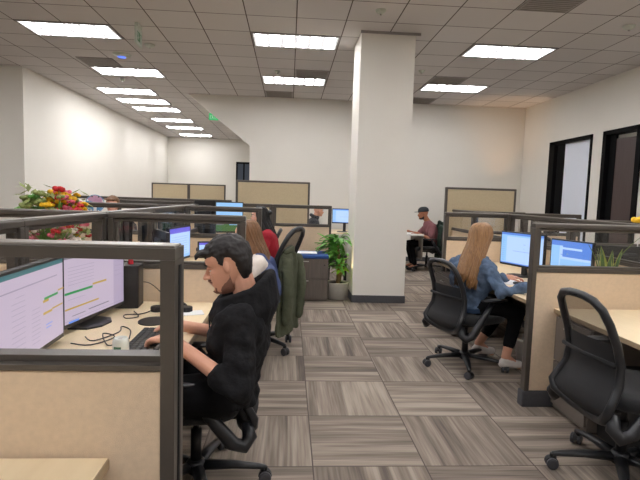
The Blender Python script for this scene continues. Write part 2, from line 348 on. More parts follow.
# ------------------------------------------------------------------ ceiling lights, vents, detectors
def ceiling_light(x, y, label):
    t = thing('ceiling_light', label, 'ceiling light', (x, y, H), 0, 'recessed ceiling lights')
    f = MB(); w, d = .6, .297
    f.box((-w, -d, -.012), (w, -d+.016, 0)).box((-w, d-.016, -.012), (w, d, 0)).box((-w, -d, -.012), (-w+.022, d, 0)).box((w-.022, -d, -.012), (w, d, 0))
    f.build('frame', M['vent'], t)
    MB().box((-w+.022, -d+.016, -.008), (w-.022, d-.016, -.002)).build('diffuser', M['lens'], t)
    return t
L0 = ceiling_light(GX-5*G+G, GY+G/2, 'bright rectangular ceiling light at the upper left, nearest of the left row')
def more_light(x, y, label): return dup(L0, (x, y, H), 0, label)
more_light(-2.97, 9.36, 'ceiling light second in the left row, just past the round blue-lit sensor')
for (x, y), k in zip([(-3.57, 11.13), (-3.55, 12.25), (-3.52, 13.33), (-3.55, 15.2), (-3.53, 16.85), (-3.54, 18.8)],
                     ['third', 'fourth', 'fifth', 'sixth', 'seventh', 'eighth and farthest']):
    more_light(x, y, '%s ceiling light counted away along the left wall' % k)
more_light(GX+G, GY+G/2, 'bright ceiling light over the aisle, left of the white column top')
more_light(GX+G, GY+4*G+.22, 'smaller looking ceiling light over the aisle nearest the back wall')
more_light(GX+6*G, GY+G/2, 'bright ceiling light at the upper right, the nearer of the two there')
more_light(GX+6*G, GY+4*G+.22, 'ceiling light right beside the column, farther of the two at upper right')
for x in (-3.015, .033, 3.08, 5.0):
    for y in (4.66, 2.22, -.22, -2.66):
        if not (x > 4 and y < 4): more_light(x if x < 5 else 4.6, y if x < 4 else 1.0, 'ceiling light behind the viewer, above the near end of the office')
for y in (6.9, 3.9): more_light(-6.6, y, 'ceiling light out of view beyond the left edge, over the left bay')  # unseen fixtures added to brighten the left return wall
more_light(6.45, 8.1, 'ceiling light inside the side office behind the dark wood door')
def vent(x, y, label):
    t = thing('ceiling_vent', label, 'air vent', (x+G/2, y+G/2, H), 0, 'ceiling air vents')
    MB().box((-.29, -.29, -.01), (.29, .29, 0)).build('plate', M['vent'], t)
    s = MB()
    for k in range(11): s.box((-.26, -.25+k*.05, -.013), (.26, -.236+k*.05, -.0095))
    s.build('slots', M['greycab'], t)
    return t
vent(GX+5*G, GY-3*G, 'large dark ceiling vent at the top right edge of the view')
vent(GX+G, GY+3*G, 'dark ceiling vent in front of the farther aisle light')
vent(GX, GY+6*G, 'dark ceiling vent against the back wall left of the column')
vent(GX+5*G, GY+3*G, 'dark ceiling vent in front of the farther right light')
vent(GX+5*G, GY+6*G+.02, 'dark ceiling vent near the back wall right of the column')
vent(-3.56, 8.46, 'dark ceiling vent before the second light of the left row')
def detector(x, y, r, label, m='signbody', ind=None):
    t = thing('ceiling_sensor', label, 'ceiling sensor', (x, y, H))
    MB().lathe((0, 0, 0), [(r, 0), (r, -.012), (r*.8, -.03), (r*.45, -.045), (.003, -.046)]).build('housing', M[m], t, smooth=False)
    if ind: MB().lathe((0, 0, 0), [(r*.45, -.046), (r*.4, -.052), (.002, -.054)]).build('indicator', M[ind], t)
    else: MB().cyl((0, 0), .012, -.06, -.04, n=8).build('head', M['steel'], t)
detector(-2.713, 8.20, .14, 'round ceiling sensor glowing blue near the left lights', 'signbody', 'apblue')
detector(-2.113, 7.60, .075, 'round smoke detector just right of the hanging exit sign')
detector(.995, 5.80, .06, 'sprinkler cover in the ceiling tile above the column')
detector(-.264, 8.78, .05, 'small sprinkler between the two aisle ceiling lights')
detector(2.152, 8.30, .05, 'small sprinkler right of the column top')
detector(4.02, 5.86, .07, 'round detector in the ceiling at the far right edge')
detector(-3.278, 9.95, .05, 'small white disc between second and third left ceiling lights')
def exit_sign(loc, rz, label, face_m):
    t = thing('exit_sign', label, 'exit sign', loc, rz)
    MB().box((-.15, -.012, -.27), (.15, .012, -.05)).build('panel', M[face_m], t, bev=.003)
    MB().box((-.10, -.02, -.05), (.10, .02, 0)).build('mount', M['signbody'], t)
    tm = M['signgreen'] if face_m == 'signbody' else M['plastic']
    for sgn in (-1, 1):
        s = MB(); x = -.115; y = .0135*sgn; h, z0, st = .12, -.225, .014
        def bar(x0, za, x1, zb):
            s.box((min(x0, x1), y-.001, min(za, zb)), (max(x0, x1), y+.001, max(za, zb)))
        X = (lambda a: a*sgn*-1)
        bar(X(-.115), z0, X(-.101), z0+h)
        for zz in (z0, z0+h/2-.007, z0+h-.014): bar(X(-.115), zz, X(-.07), zz+.014)
        for a, c in (((-.055, z0), (-.01, z0+h)), ((-.01, z0), (-.055, z0+h))):
            s.tube([(X(a[0]), y, a[1]), (X(c[0]), y, c[1])], .007, 4)
        bar(X(.013), z0, X(.027), z0+h); bar(X(.045), z0+h-.014, X(.105), z0+h); bar(X(.068), z0, X(.082), z0+h)
        s.build('lettering', tm, t)
    return t
exit_sign((-2.02, 6.75, H), 1.62, 'hanging exit sign seen edge-on at the upper left', 'signbody')
exit_sign((-2.06, 13.4, H), .1, 'small bright green exit sign far down the left side', 'greensign').scale = (.8, .8, .8)

# ------------------------------------------------------------------ cubicle panels
def panel(p0, p1, h, label, window=True, group='cubicle partition panels', fab='fabric', wz0=.985, cat='cubicle panel', base=True, th=.06):
    p0, p1 = V((p0[0], p0[1], 0)), V((p1[0], p1[1], 0)); L = (p1-p0).length
    t = thing('cubicle_panel', label, cat, p0, math.atan2(p1.y-p0.y, p1.x-p0.x), group)
    a = th/2; fr = MB(); wt = h-.054; lip = .020; fz = .945
    if th > .08: fz = .973; wz0 = .999; wt = h-.036; lip = .009
    pw = .034
    fr.box((0, -a, .1), (pw, a, h-.0345)).box((L-pw, -a, .1), (L, a, h-.0345)).box((0, -a, h-.034), (L, a, h-.006))
    if window:
        g0 = .024; fr.box((pw, -a, fz), (L-pw, a, wz0-.012)); fr.box((pw, -g0, wz0-.012), (L-pw, g0, wz0+.004))
        g_ = .018; fr.box((pw, -g_, wz0), (pw+lip, g_, wt)).box((L-pw-lip, -g_, wz0), (L-pw, g_, wt)).box((pw, -g_, wt), (L-pw, g_, h-.035))
        pass
    else: fr.box((pw, -a*.8, .1), (L-pw, a*.8, .12))
    fr.build('frame', M['trim'], t, bev=.004)
    ft = fz-.003 if window else h-.036
    MB().box((pw, -a+.004, .115), (L-pw, a-.004, ft)).build('fabric_panel', M[fab], t, bev=.003)
    if window: MB().box((pw+lip, -.003, wz0+.004), (L-pw-lip, .003, wt)).build('window_pane', M['glass'], t)
    MB().box((.004, -a*.75, h-.008), (L-.004, a*.75, h)).build('top_cap', M['cap'], t, bev=.003)
    if base: MB().box((-.014, -a-.008, 0), (L+.014, a+.008, .112)).build('base_trim', M['base'], t, bev=.008)
    return t
def end_post(x, y, h, label, sx=1, rz=0):
    t = thing('panel_end_post', label, 'end post', (x, y, 0), rz, 'cubicle partition end posts')
    MB().box((0, -.034, .0), (.012*sx if sx > 0 else 0, .034, h)).build('cover', M['trim'], t) if sx > 0 else MB().box((-.012, -.034, 0), (0, .034, h)).build('cover', M['trim'], t)
    return t
HP = 1.279
# left block
P1 = panel((-1.10, 1.228), (-.268, 1.228), HP, 'taupe-framed beige cubicle panel with window, nearest at the left', th=.10)
# vertical slotted end of the nearest panel
MB().box((0, -.012, .05), (.003, .008, HP-.05)).build('slot', M['slot'], P1, loc=(.832, 0, 0))
panel((-1.08, 3.03), (-.262, 3.03), HP, 'beige windowed cubicle panel directly behind the man in the black hoodie')
panel((-1.08, 5.20), (-.285, 5.20), HP, 'windowed cubicle panel between the brown-haired woman and the woman in red')
panel((-.80, 7.60), (-.25, 7.60), HP, 'windowed cubicle panel behind the woman in red, left half')
panel((-.25, 7.60), (.66, 7.60), HP, 'beige windowed cubicle panel above the grey file cabinet, bald man seen through it')
ys = [1.05, 2.10, 3.03, 4.10, 5.20, 6.40, 7.60]
nm = ['next to the two lilac monitors, nearer one', 'behind the far lilac monitor, before the second cross panel', 'along the second left cubicle, nearer half', 'along the second left cubicle, farther half', 'along the third left cubicle, nearer half', 'along the third left cubicle, farther half']
for i in range(6): panel((-1.12, ys[i]), (-1.12, ys[i+1]), HP, 'windowed spine panel '+nm[i], base=False)
for i, (x, y) in enumerate([(-3.3, 3.12), (-2.62, 5.40), (-2.62, 7.7)]):
    panel((x, y), (-1.16, y), HP, ['windowed panel behind the spine crossing in front of the flowers', 'windowed panel beyond the flowers, crossing the pink and blue fan', 'windowed panel beyond the flowers, third row back'][i])
for i in range(4):
    panel((-4.55+i*.86, 9.6), (-3.69+i*.86, 9.6), HP+.02, '%s windowed panel in the farthest row at the left' % ['leftmost', 'second', 'third', 'rightmost'][i])
# tall tan privacy panels
panel((-.90, 8.40), (.345, 8.40), 1.655, 'tall plain tan panel left of the column near the back wall', False, 'tall tan panels', 'fabric2')
panel((-3.31, 12.1), (-2.43, 12.1), 1.635, 'left of two tall tan panels far down the left side', False, 'tall tan panels', 'fabric2')
panel((-2.43, 12.1), (-1.55, 12.1), 1.635, 'right of two tall tan panels far down the left side', False, 'tall tan panels', 'fabric2')
panel((2.505, 7.8), (3.67, 7.8), 1.635, 'tall plain tan panel at right before the back corner', False, 'tall tan panels', 'fabric2')
# right block
panel((1.655, 3.228), (2.62, 3.228), HP, 'beige windowed cubicle panel behind the empty chair at the right')
panel((1.835, 5.70), (2.62, 5.70), HP, 'windowed cubicle panel beyond the woman in the denim jacket')
ys = [2.25, 3.20, 4.45, 5.70, 6.9, 8.1]
nm = ['beside the empty chair desk at the right edge', 'behind the right blue monitor and the snake plant', 'behind the left blue monitor of the denim jacket woman', 'beyond the denim jacket woman, nearer', 'beyond the denim jacket woman, farther']
for i in range(5): panel((2.655, ys[i]), (2.655, ys[i+1]), HP, 'windowed spine panel '+nm[i], base=False)
panel((2.70, 7.0), (3.45, 7.0), HP, 'windowed panel in front of the tall tan panel at the right')
panel((3.45, 7.0), (4.3, 7.0), HP-.01, 'windowed panel right of the tall tan panel toward the glass slider')
panel((2.70, 5.3), (4.3, 5.3), HP-.03, 'windowed panel beyond the spine on the far right side')

# ------------------------------------------------------------------ desks
def desk(x0, y0, x1, y1, label, leg_x, group='maple worktops', z=.744):
    t = thing('desk', label, 'desk', ((x0+x1)/2, (y0+y1)/2, 0), 0, group)
    w, d = (x1-x0)/2, (y1-y0)/2
    MB().box((-w, -d, z-.028), (w, d, z)).build('worktop', M['desk'], t, bev=.003)
    MB().box((-w, -d, z-.0285) if leg_x > 0 else (w-.0, -d, z-.0285), (-w-.003, d, z-.002) if leg_x > 0 else (w+.003, d, z-.002)).build('edge_band', M['deskedge'], t)
    for sy in (-1, 1):
        MB().box((-w*.75 if leg_x > 0 else w*.45-.03, sy*(d-.04)-.015, 0), (-w*.75+.05 if leg_x > 0 else w*.45+.02, sy*(d-.04)+.015, z-.028)).build('leg', M['trim'], t)
    MB().box(((w-.03 if leg_x > 0 else -w+.01), -d+.02, .25), ((w-.01 if leg_x > 0 else -w+.03), d-.02, z-.028)).build('modesty_panel', M['greycab'], t)
    return t
desk(-1.085, 1.235, -.432, 2.995, 'maple desk with two lilac monitors under the hoodie man hands', -1)
desk(-1.085, 3.07, -.432, 5.165, 'maple desk in the second left cubicle, before the brown-haired woman', -1)
desk(-1.085, 5.235, -.432, 7.56, 'maple desk in the third left cubicle, before the woman in red', -1)
desk(-1.085, .25, -.424, 1.170, 'maple desk corner at the bottom left, this side of the nearest panel', -1, z=.76)
desk(1.76, 3.27, 2.62, 5.66, 'maple desk of the woman in the denim jacket', 1, z=.70)
desk(1.825, 1.9, 2.62, 3.19, 'bare maple desk behind the empty mesh chair at the right', 1, z=.70)
desk(-1.85, 3.2, -1.155, 5.3, 'desk beyond the left spine carrying the flower arrangement', 1)
desk(2.70, 3.2, 3.45, 5.2, 'desk beyond the right spine with a dark monitor', -1)
desk(-2.6, 1.6, -1.155, 3.05, 'desk beyond the left spine with the red flowers', 1)
t = desk(1.55, 9.35, 2.63, 10.3, 'white table edge at the capped man, right of the column', 1)
for c in t.children:
    if c.name.startswith(('worktop', 'edge')): c.data = c.data.copy(); c.data.materials[0] = M['plastic']

def file_unit(x0, y0, x1, y1, h, face, label, m='greycab', nd=2, handles='steel'):
    t = thing('file_cabinet', label, 'file cabinet', ((x0+x1)/2, (y0+y1)/2, 0)); w, d = (x1-x0)/2, (y1-y0)/2
    MB().box((-w, -d, .02), (w, d, h)).build('body', M[m], t, bev=.003)
    for k in range(nd):
        za, zb = .05+(h-.06)*k/nd+.004, .05+(h-.06)*(k+1)/nd-.004
        if face == '-x': dd = MB().box((-w-.018, -d+.004, za), (-w, d-.004, zb)).build('drawer', M[m], t, bev=.002); MB().tube([(-w-.018, -.06, zb-.05), (-w-.04, -.05, zb-.05), (-w-.04, .05, zb-.05), (-w-.018, .06, zb-.05)], .006, 8).build('handle', M[handles], dd, smooth=True)
        else: dd = MB().box((-w+.004, -d-.018, za), (w-.004, -d, zb)).build('drawer', M[m], t, bev=.002); MB().box((-.06, -d-.030, zb-.03), (.06, -d-.018, zb-.018)).build('handle', M[handles], dd)
    return t
file_unit(1.848, 2.78, 2.30, 3.17, .665, '-x', 'grey two-drawer pedestal under the bare maple desk', 'greycab')
file_unit(1.90, 2.3, 2.5, 2.76, .45, '-y', 'low black box on the floor behind the empty chair', 'black', 1, 'black2')
fc = file_unit(-.10, 6.52, .545, 7.05, .585, '-y', 'low grey woodgrain file cabinet with a blue cushion top beside the plant', 'greywood', 2, 'steel')
MB().box((-.325, -.285, .585), (.325, .265, .632)).build('cushion', M['bluecush'], fc, bev=.012)
MB().cyl((.27, 0), .008, 0, .004, n=10).build('lock', M['slot'], fc).matrix_local = Matrix.Translation((0, -.285, .50)) @ Matrix.Rotation(PI/2, 4, 'X')
t = MB().box((-.1, -.14, 0), (.22, .1, .006)).build('paper_stack', M['paper']); t.location = (.18, 6.80, .633); tag(t, 'white papers on the blue cushion of the file cabinet', 'papers')
file_unit(-1.0, 7.1, -.45, 7.5, .5, '-y', 'small grey pedestal under the third left desk', 'greycab')
file_unit(1.72, 4.9, 2.2, 5.5, .6, '-x', 'grey pedestal under the denim jacket woman desk', 'greycab')

# ------------------------------------------------------------------ mesh task chair (faces +x)
def make_chair(label, recline=0.0, arms=True):
    t = thing('office_chair', label, 'office chair', group='black mesh office chairs')
    b = MB(); b.lathe((0, 0, 0), [(.03, .06), (.045, .07), (.05, .11), (.04, .13), (.03, .135)], 16)
    for k in range(5):
        a = 2*PI*k/5+.35; c, s_ = math.cos(a), math.sin(a)
        b.tube([(c*.03, s_*.03, .10), (c*.18, s_*.18, .098), (c*.30, s_*.30, .085), (c*.335, s_*.335, .078)], [.034, .027, .020, .016], 8, flat=.7)
        b.cyl((c*.325, s_*.325), .014, .055, .085, n=10)
    base = b.build('base', M['black2'], t, smooth=True)
    for k in range(5):
        a = 2*PI*k/5+.35; c = MB(); c.T = Matrix.Translation((math.cos(a)*.335, math.sin(a)*.335, .031)) @ Matrix.Rotation(a+.9*(k-2), 4, 'Z')
        for sy in (-1, 1):
            c.T = c.T; c.rings([[(math.cos(q)*r, sy*y, math.sin(q)*r) for q in [2*PI*j/16 for j in range(16)]] for r, y in ((.022, .008), (.030, .010), (.030, .026), (.022, .030))])
        c.m = 1; c.cyl((0, 0), .012, 0, .05, n=8)
        c.rings([[(math.cos(q)*.033, y, math.sin(q)*.033) for q in [PI*j/9 for j in range(10)]] for y in (-.012, .012)])
        c.build('caster', [M['rubber'], M['black']], base, smooth=False)
    MB().cyl((0, 0), .026, .12, .30, n=16).cyl((0, 0), .016, .28, .42, n=12).build('gas_column', M['black'], t, smooth=True)
    MB().box((-.14, -.09, .375), (.12, .09, .43)).box((-.20, -.05, .36), (-.10, .05, .41)).build('tilt_mechanism', M['black'], t, bev=.015)
    # seat
    s = MB(); rs = []
    for z, k in ((.425, .86), (.435, .96), (.46, 1.0), (.485, .97), (.498, .86), (.50, .6)):
        rs.append([(.03+.245*k*abs(math.cos(q))**.55*(1 if math.cos(q) > 0 else -1), .25*k*abs(math.sin(q))**.55*(1 if math.sin(q) > 0 else -1), z-(.018 if math.cos(q) > .8 else 0)) for q in [2*PI*(j+.5)/32 for j in range(32)]])
    s.rings(rs).build('seat', M['seat'], t, smooth=True)
    # back
    half = [(y*.9, z, x) for y, z, x in [(0, .355, -.215), (.10, .36, -.22), (.17, .375, -.235), (.225, .405, -.262), (.245, .445, -.268), (.237, .50, -.236), (.222, .56, -.205), (.213, .65, -.198), (.208, .75, -.222), (.198, .85, -.262), (.178, .915, -.292), (.13, .953, -.310), (.06, .966, -.316)]]
    def tilt(p):
        x, y, z = p; dz = z-.4; return (x-dz*recline, y, z)
    pts = [tilt((x, y, z)) for y, z, x in half]+[tilt((-.318, 0, .968))]+[tilt((x, -y, z)) for y, z, x in half[:0:-1]]
    rad = [.027 if p[2] < .43 else .0205 for p in pts]
    MB().tube(pts, rad, 10, closed=True).build('back_frame', M['black2'], t, smooth=True)
    m = MB(); n = 9; grid = []
    for y, z, x in half:
        row = []
        for j in range(n):
            q = -1+2*j/(n-1); row.append(tilt((x-.028*(1-q*q)*(1 if z > .42 else .4), y*q if y > 0 else .10*q, z)))
        grid.append(row)
    vs = [p for r in grid for p in r]; fs = []; mi = []
    for i in range(len(grid)-1):
        for j in range(n-1): fs.append((i*n+j, i*n+j+1, (i+1)*n+j+1, (i+1)*n+j)); mi.append(1 if grid[i][0][2] < .68 else 0)
    m.add(vs, fs); m.mi = mi
    m.build('back_mesh', [M['meshf'], M['meshd']], t, smooth=True)
    lum = MB()
    lum.tube([tilt((-.235, -.20, .66)), tilt((-.255, 0, .66)), tilt((-.235, .20, .66))], .006, 8, flat=2.0).build('lumbar_bar', M['meshd'], t, smooth=True)
    for sy in (-1, 1):
        if arms:
            MB().tube([(-.235, sy*.215, .43), (-.25, sy*.240, .37), (-.225, sy*.258, .335), (-.175, sy*.268, .355), (-.07, sy*.272, .50), (.02, sy*.268, .635)], [.026, .034, .035, .033, .027, .020], 10, flat=.85).build('arm_support', M['black2'], t, smooth=True)
            MB().tube([(-.08, sy*.275, .652), (0, sy*.275, .652), (.10, sy*.275, .652), (.16, sy*.27, .648)], [.028, .036, .036, .028], 12, flat=.42).build('armrest', M['black2'], t, smooth=True)
        else: MB().tube([(-.235, sy*.235, .44), (-.20, sy*.25, .395), (-.12, sy*.2, .385), (-.05, sy*.1, .395)], .022, 10).build('arm_support', M['black2'], t, smooth=True)
    return t
chair = make_chair('empty black mesh office chair at the bottom right corner')
chair.location = (1.765, 2.36, 0); chair.rotation_euler = (0, 0, .06)
dup(chair, (1.54, 4.04, 0), .36, 'black mesh office chair under the woman in the denim jacket').scale = (1, 1, .95)
mc = dup(chair, (-.42, 2.31, 0), PI+.10, 'black office chair the man in the black hoodie sits on'); mc.scale = (1, 1, .93)
for c in mc.children:
    if c.name.startswith('base'): c.rotation_euler = (0, 0, .22)
jc = make_chair('office chair with an olive jacket hung over its back', .12); jc.location = (-.26, 4.46, 0); jc.rotation_euler = (0, 0, PI-.42); jc.scale = (1, 1, 1.16)
dup(chair, (2.80, 9.70, 0), PI+.1, 'office chair under the man in the dark cap')
dup(chair, (-.42, 6.42, 0), PI, 'office chair under the woman in the red top')
dup(chair, (3.18, 6.45, 0), 2.0, 'black office chair whose back shows beyond the left blue monitor')

# ------------------------------------------------------------------ monitors
def monitor(loc, rz, label, w=.58, h=.345, zc=.95, scr='lilac', stand='hex', back=False, tiltx=0, arm=False):
    """screen faces local +x, origin on the worktop"""
    t = thing('monitor', label, 'monitor', loc, rz, 'desk monitors')
    z0 = zc-h/2-loc[2]; z1 = z0+h
    MB().box((-.028, -w/2, z0), (0, w/2, z1)).build('casing', M['screenframe'], t, bev=.004)
    MB().box((-.05, -.12, z0+.06), (-.028, .12, z1-.06)).build('rear_housing', M['black2'], t, bev=.01)
    if stand:
        MB().box((-.075, -.03, .01), (-.045, .03, z0+h*.55)).build('stand_neck', M['black2'], t, bev=.004)
        sb = MB(); oc = [(.115, -.06), (.115, .06), (.06, .14), (-.06, .16), (-.12, .10), (-.12, -.10), (-.06, -.16), (.06, -.14)]
        sb.rings([[(x*.72-.015, y*.78-.03, z) for x, y in oc] for z in (0, .008)]+[[(x*.56-.015, y*.6-.03, .013) for x, y in oc]]).build('stand_foot', M['black2'], t)
    s = MB(); e = .001; bz = .012
    ms = {'lilac': ['s_lilac', 's_line', 's_green', 's_gold', 's_grey', 's_teal', 's_lilac2', 's_blue'], 'sheet': ['s_pale', 's_blue', 's_text', 's_sky', 's_text', 's_blue', 's_pale', 's_pale'],
          'violet': ['s_sky', 's_violet', 's_text', 's_blue', 's_sky', 's_text', 's_pale', 's_pale'], 'sky': ['s_sky', 's_grass', 's_grey', 's_pale', 's_blue', 's_text', 's_grass', 's_grey']}
    lay = {
        'lilacA': [(0, 0, 0, 1, 1), (5, 0, .93, 1, 1), (5, 0, 0, .10, 1), (0, .10, .02, 1, .945), (1, .12, .8, .9, .815), (1, .3, .72, .42, .725)] + [(1, .25, .12+.06*k, .42, .125+.06*k) for k in range(10)] + [(1, .5, .1+.05*k, .62, .105+.05*k) for k in range(9)] + [(2, .68, .56, .9, .59), (3, .66, .53, .75, .56), (3, .9, .60, 1, .62), (3, .66, .38, .8, .41), (3, .8, .40, .98, .42), (7, .7, .24, .8, .25), (7, .7, .20, .78, .21)],
        'lilacB': [(0, 0, 0, 1, 1), (4, 0, .93, .8, .96), (6, .8, 0, 1, 1), (4, .8, .87, 1, .9), (4, .8, .79, 1, .83)] + [(1, .05, .55+.05*k, .45, .555+.05*k) for k in range(6)] + [(1, .82, .5+.08*k, .95, .505+.08*k) for k in range(4)] + [(2, 0, .42, .42, .455), (3, .42, .46, .66, .49), (1, .04, .34, .3, .345), (3, 0, .20, .52, .225), (4, .1, .09, .3, .1), (4, .35, .1, .7, .115), (7, .05, 0, .2, .03), (1, 0, .04, 1, .045)],
        'sheet': [(0, 0, 0, 1, 1), (1, 0, .93, 1, 1), (3, 0, .88, 1, .93), (3, 0, .05, .14, .88)] + [(2, .02, .1+.07*k, .1, .107+.07*k) for k in range(10)] + [(2, .3, .42, .8, .43), (2, .55, .65, .6, .66), (2, .55, .52, .58, .53), (1, 0, 0, 1, .035)],
        'sheet2': [(0, 0, 0, 1, 1), (1, 0, .86, 1, 1), (1, .3, .55, 1, .86), (0, .3, .76, .78, .82), (3, 0, 0, .22, .86), (2, .4, .62, .45, .66), (1, .25, .6, .8, .615), (3, .25, 0, 1, .48), (2, .3, .3, .7, .31)],
        'violet': [(0, 0, 0, 1, 1), (1, 0, .84, 1, 1), (6, .03, .1, .97, .84)] + [(2, .1, .15+.08*k, .85, .158+.08*k) for k in range(8)],
        'sky': [(0, 0, 0, 1, 1), (3, 0, .30, 1, .5), (1, 0, .0, 1, .22), (2, .32, .2, .36, .52), (6, .2, .2, .5, .27), (2, .0, .22, .3, .26)],
    }[scr]
    key = 'lilac' if scr.startswith('lilac') else ('sheet' if scr.startswith('sheet') else scr)
    k = 0
    for mi, u0, v0, u1, v1 in lay:       # u runs left to right as seen by a reader in front of the screen
        s.m = mi; k += 1; y = lambda u: -w/2+bz+(w-2*bz)*u; z = lambda v: z0+bz+.008+(h-2*bz-.008)*v; x = .0006+.00012*k
        s.quad((x, y(u0), z(v0)), (x, y(u1), z(v0)), (x, y(u1), z(v1)), (x, y(u0), z(v1)))
    s.build('screen', [M[q] for q in ms[key]], t)
    return t
D = .745; DR = .701
# left reader looks toward -x, so the screen faces +x
monitor((-.945, 1.85, D), 0.05, 'near lilac monitor at the left edge with teal desktop strip', scr='lilacA', zc=.948, w=.60, h=.355)
monitor((-.949, 2.487, D), -.156, 'lilac monitor on a black foot beside the black computer box', scr='lilacB', zc=.952, w=.56, h=.35)
monitor((-.955, 4.40, D), -.17, 'monitor with a violet title bar in the second left cubicle', scr='violet', zc=.96, w=.48, h=.30)
monitor((-.99, 3.95, D), .47, 'dark edge-on monitor left of the violet barred one', scr='violet', zc=.955, w=.44, h=.30)
monitor((-.755, 4.75, D), -1.2, 'small pale blue screen just above the hoodie man hair', scr='violet', zc=.87, w=.22, h=.16, stand=None)
monitor((-.77, 6.42, D), -1.35, 'large sky-blue wallpaper monitor in the third left cubicle', scr='sky', zc=1.11, w=.36, h=.40)
monitor((-1.0, 6.0, D), .95, 'dark monitor back left of the sky-blue wallpaper monitor', scr='sky', zc=1.13, w=.34, h=.40)
monitor((2.24, 4.57, DR), PI+.315, 'left blue spreadsheet monitor facing the woman in denim', scr='sheet', zc=.96, w=.56, h=.335)
monitor((2.40, 4.01, DR), PI+.26, 'right blue monitor seen through the near right panel window', scr='sheet2', zc=.94, w=.45, h=.335)
monitor((1.15, 10.15, .70), -PI/2-.25, 'pale blue monitor behind the tall plant beside the column', scr='sheet', zc=1.03, w=.52, h=.31)
monitor((2.95, 4.15, D), -PI/2-.1, 'wide dark monitor beyond the snake plant at the right', scr='sky', zc=.98, w=.60, h=.16).rotation_euler = (0, 0, PI/2-.15)
desk(.82, 9.9, 1.6, 10.9, 'small desk under the pale monitor beside the column', 1, z=.70)

# ------------------------------------------------------------------ people
def head_mesh(b, T, s=1.0, nose=1.0, beard=False):
    """adds a head to builder b; local x forward, y left, z up, origin at chin level under the ears"""
    old = b.T; b.T = old @ T @ Matrix.Scale(s, 4)
    prof = [(-.004, .050, .030, .018), (.004, .082, .010, .030), (.018, .093, -.010, .040), (.032, .089, -.030, .048), (.042, .095, -.046, .052), (.052, .094, -.058, .056), (.062, .092, -.068, .060), (.078, .091, -.080, .065),
            (.095, .087, -.090, .068), (.110, .080, -.097, .070), (.122, .083, -.101, .071), (.134, .093, -.103, .073), (.15, .094, -.104, .075), (.17, .088, -.100, .074), (.19, .074, -.090, .068), (.208, .050, -.070, .055), (.222, .018, -.040, .034), (.228, -.004, -.015, .010)]
    rs = []
    for z, xf, xb, hw in prof:
        cx, rx = (xf+xb)/2, (xf-xb)/2; r = []
        for j in range(32):
            q = 2*PI*j/32; c, s_ = math.cos(q), math.sin(q); e = .85 if c > 0 else .95
            r.append((cx+rx*abs(c)**e*(1 if c > 0 else -1), hw*abs(s_)**.9*(1 if s_ > 0 else -1), z))
        rs.append(r)
    b.rings(rs)
    b.chain([(.086, 0, .124), (.101, 0, .100), (.114*nose, 0, .084)], [.008, .0095, .0115], 10)     # nose
    for sy in (-1, 1):
        b.ball((.098, sy*.011, .080), (.012, .009, .008), 8, 6)
        b.ball((.062, sy*.034, .095), (.022, .020, .022), 8, 6)                 # cheek
        b.ball((0, sy*.077, .108), (.015, .010, .025), 10, 8)               # ear
        b.ball((.080, sy*.030, .137), (.012, .022, .007), 8, 6)                 # brow ridge
    b.ball((.090, 0, .058), (.011, .020, .006), 10, 6); b.ball((.088, 0, .047), (.011, .018, .006), 10, 6); b.ball((.082, 0, .018), (.014, .018, .013), 8, 6)
    b.T = old
def face_parts(T, body, s, skin, browm, lids=.5, beard=None):
    A = T @ Matrix.Scale(s, 4)
    for sy in (-1, 1):
        e = MB(); e.T = A; e.ball((.0735, sy*.031, .1165), .0115, 12, 8); e.m = 1; e.ball((.0815, sy*.032, .1150), (.0042, .0045, .0045), 8, 6)
        eo = e.build('eye', [M['eye'], M['iris']], body, smooth=True)
        l = MB(); l.T = A; l.ball((.0750, sy*.031, .1195), (.0135, .015, .0095), 10, 8); l.build('eyelid', skin, body, smooth=True)
        k = MB(); k.T = A; k.tube([(.0955, sy*.012, .136), (.0945, sy*.03, .141), (.080, sy*.052, .136)], [.004, .0048, .0025], 6).build('eyebrow', browm, body, smooth=True)
    m = MB(); m.T = A; m.tube([(.088, -.024, .0525), (.1005, 0, .0535), (.088, .024, .0525)], [.002, .0042, .002], 8, flat=.8).build('lips', M['lips'], body, smooth=True)
    if beard:
        q = MB(); q.T = A
        rs = []
        for z, xf, hw in [(-.007, .062, .028), (.004, .091, .038), (.018, .102, .047), (.032, .098, .0535), (.046, .089, .0565), (.062, .060, .0605), (.078, .030, .0645), (.092, .008, .0675)]:
            rs.append([(xf*math.cos(a) if abs(a) < 1.3 else xf*.27*math.cos(a), hw*math.sin(a), z) for a in [-PI/2+PI*j/16 for j in range(17)]])
        vs = [p for r in rs for p in r]; n = 17
        fs = [(i*n+j, i*n+j+1, (i+1)*n+j+1, (i+1)*n+j) for i in range(len(rs)-1) for j in range(n-1) if not (2 <= i <= 3 and 5 <= j <= 10)]
        q.add(vs, fs)
        q.tube([(.088, -.026, .058), (.1015, -.012, .066), (.104, 0, .068), (.1015, .012, .066), (.088, .026, .058)], [.003, .0042, .004, .0042, .003], 8)
        q.build('beard', beard, body, smooth=True)
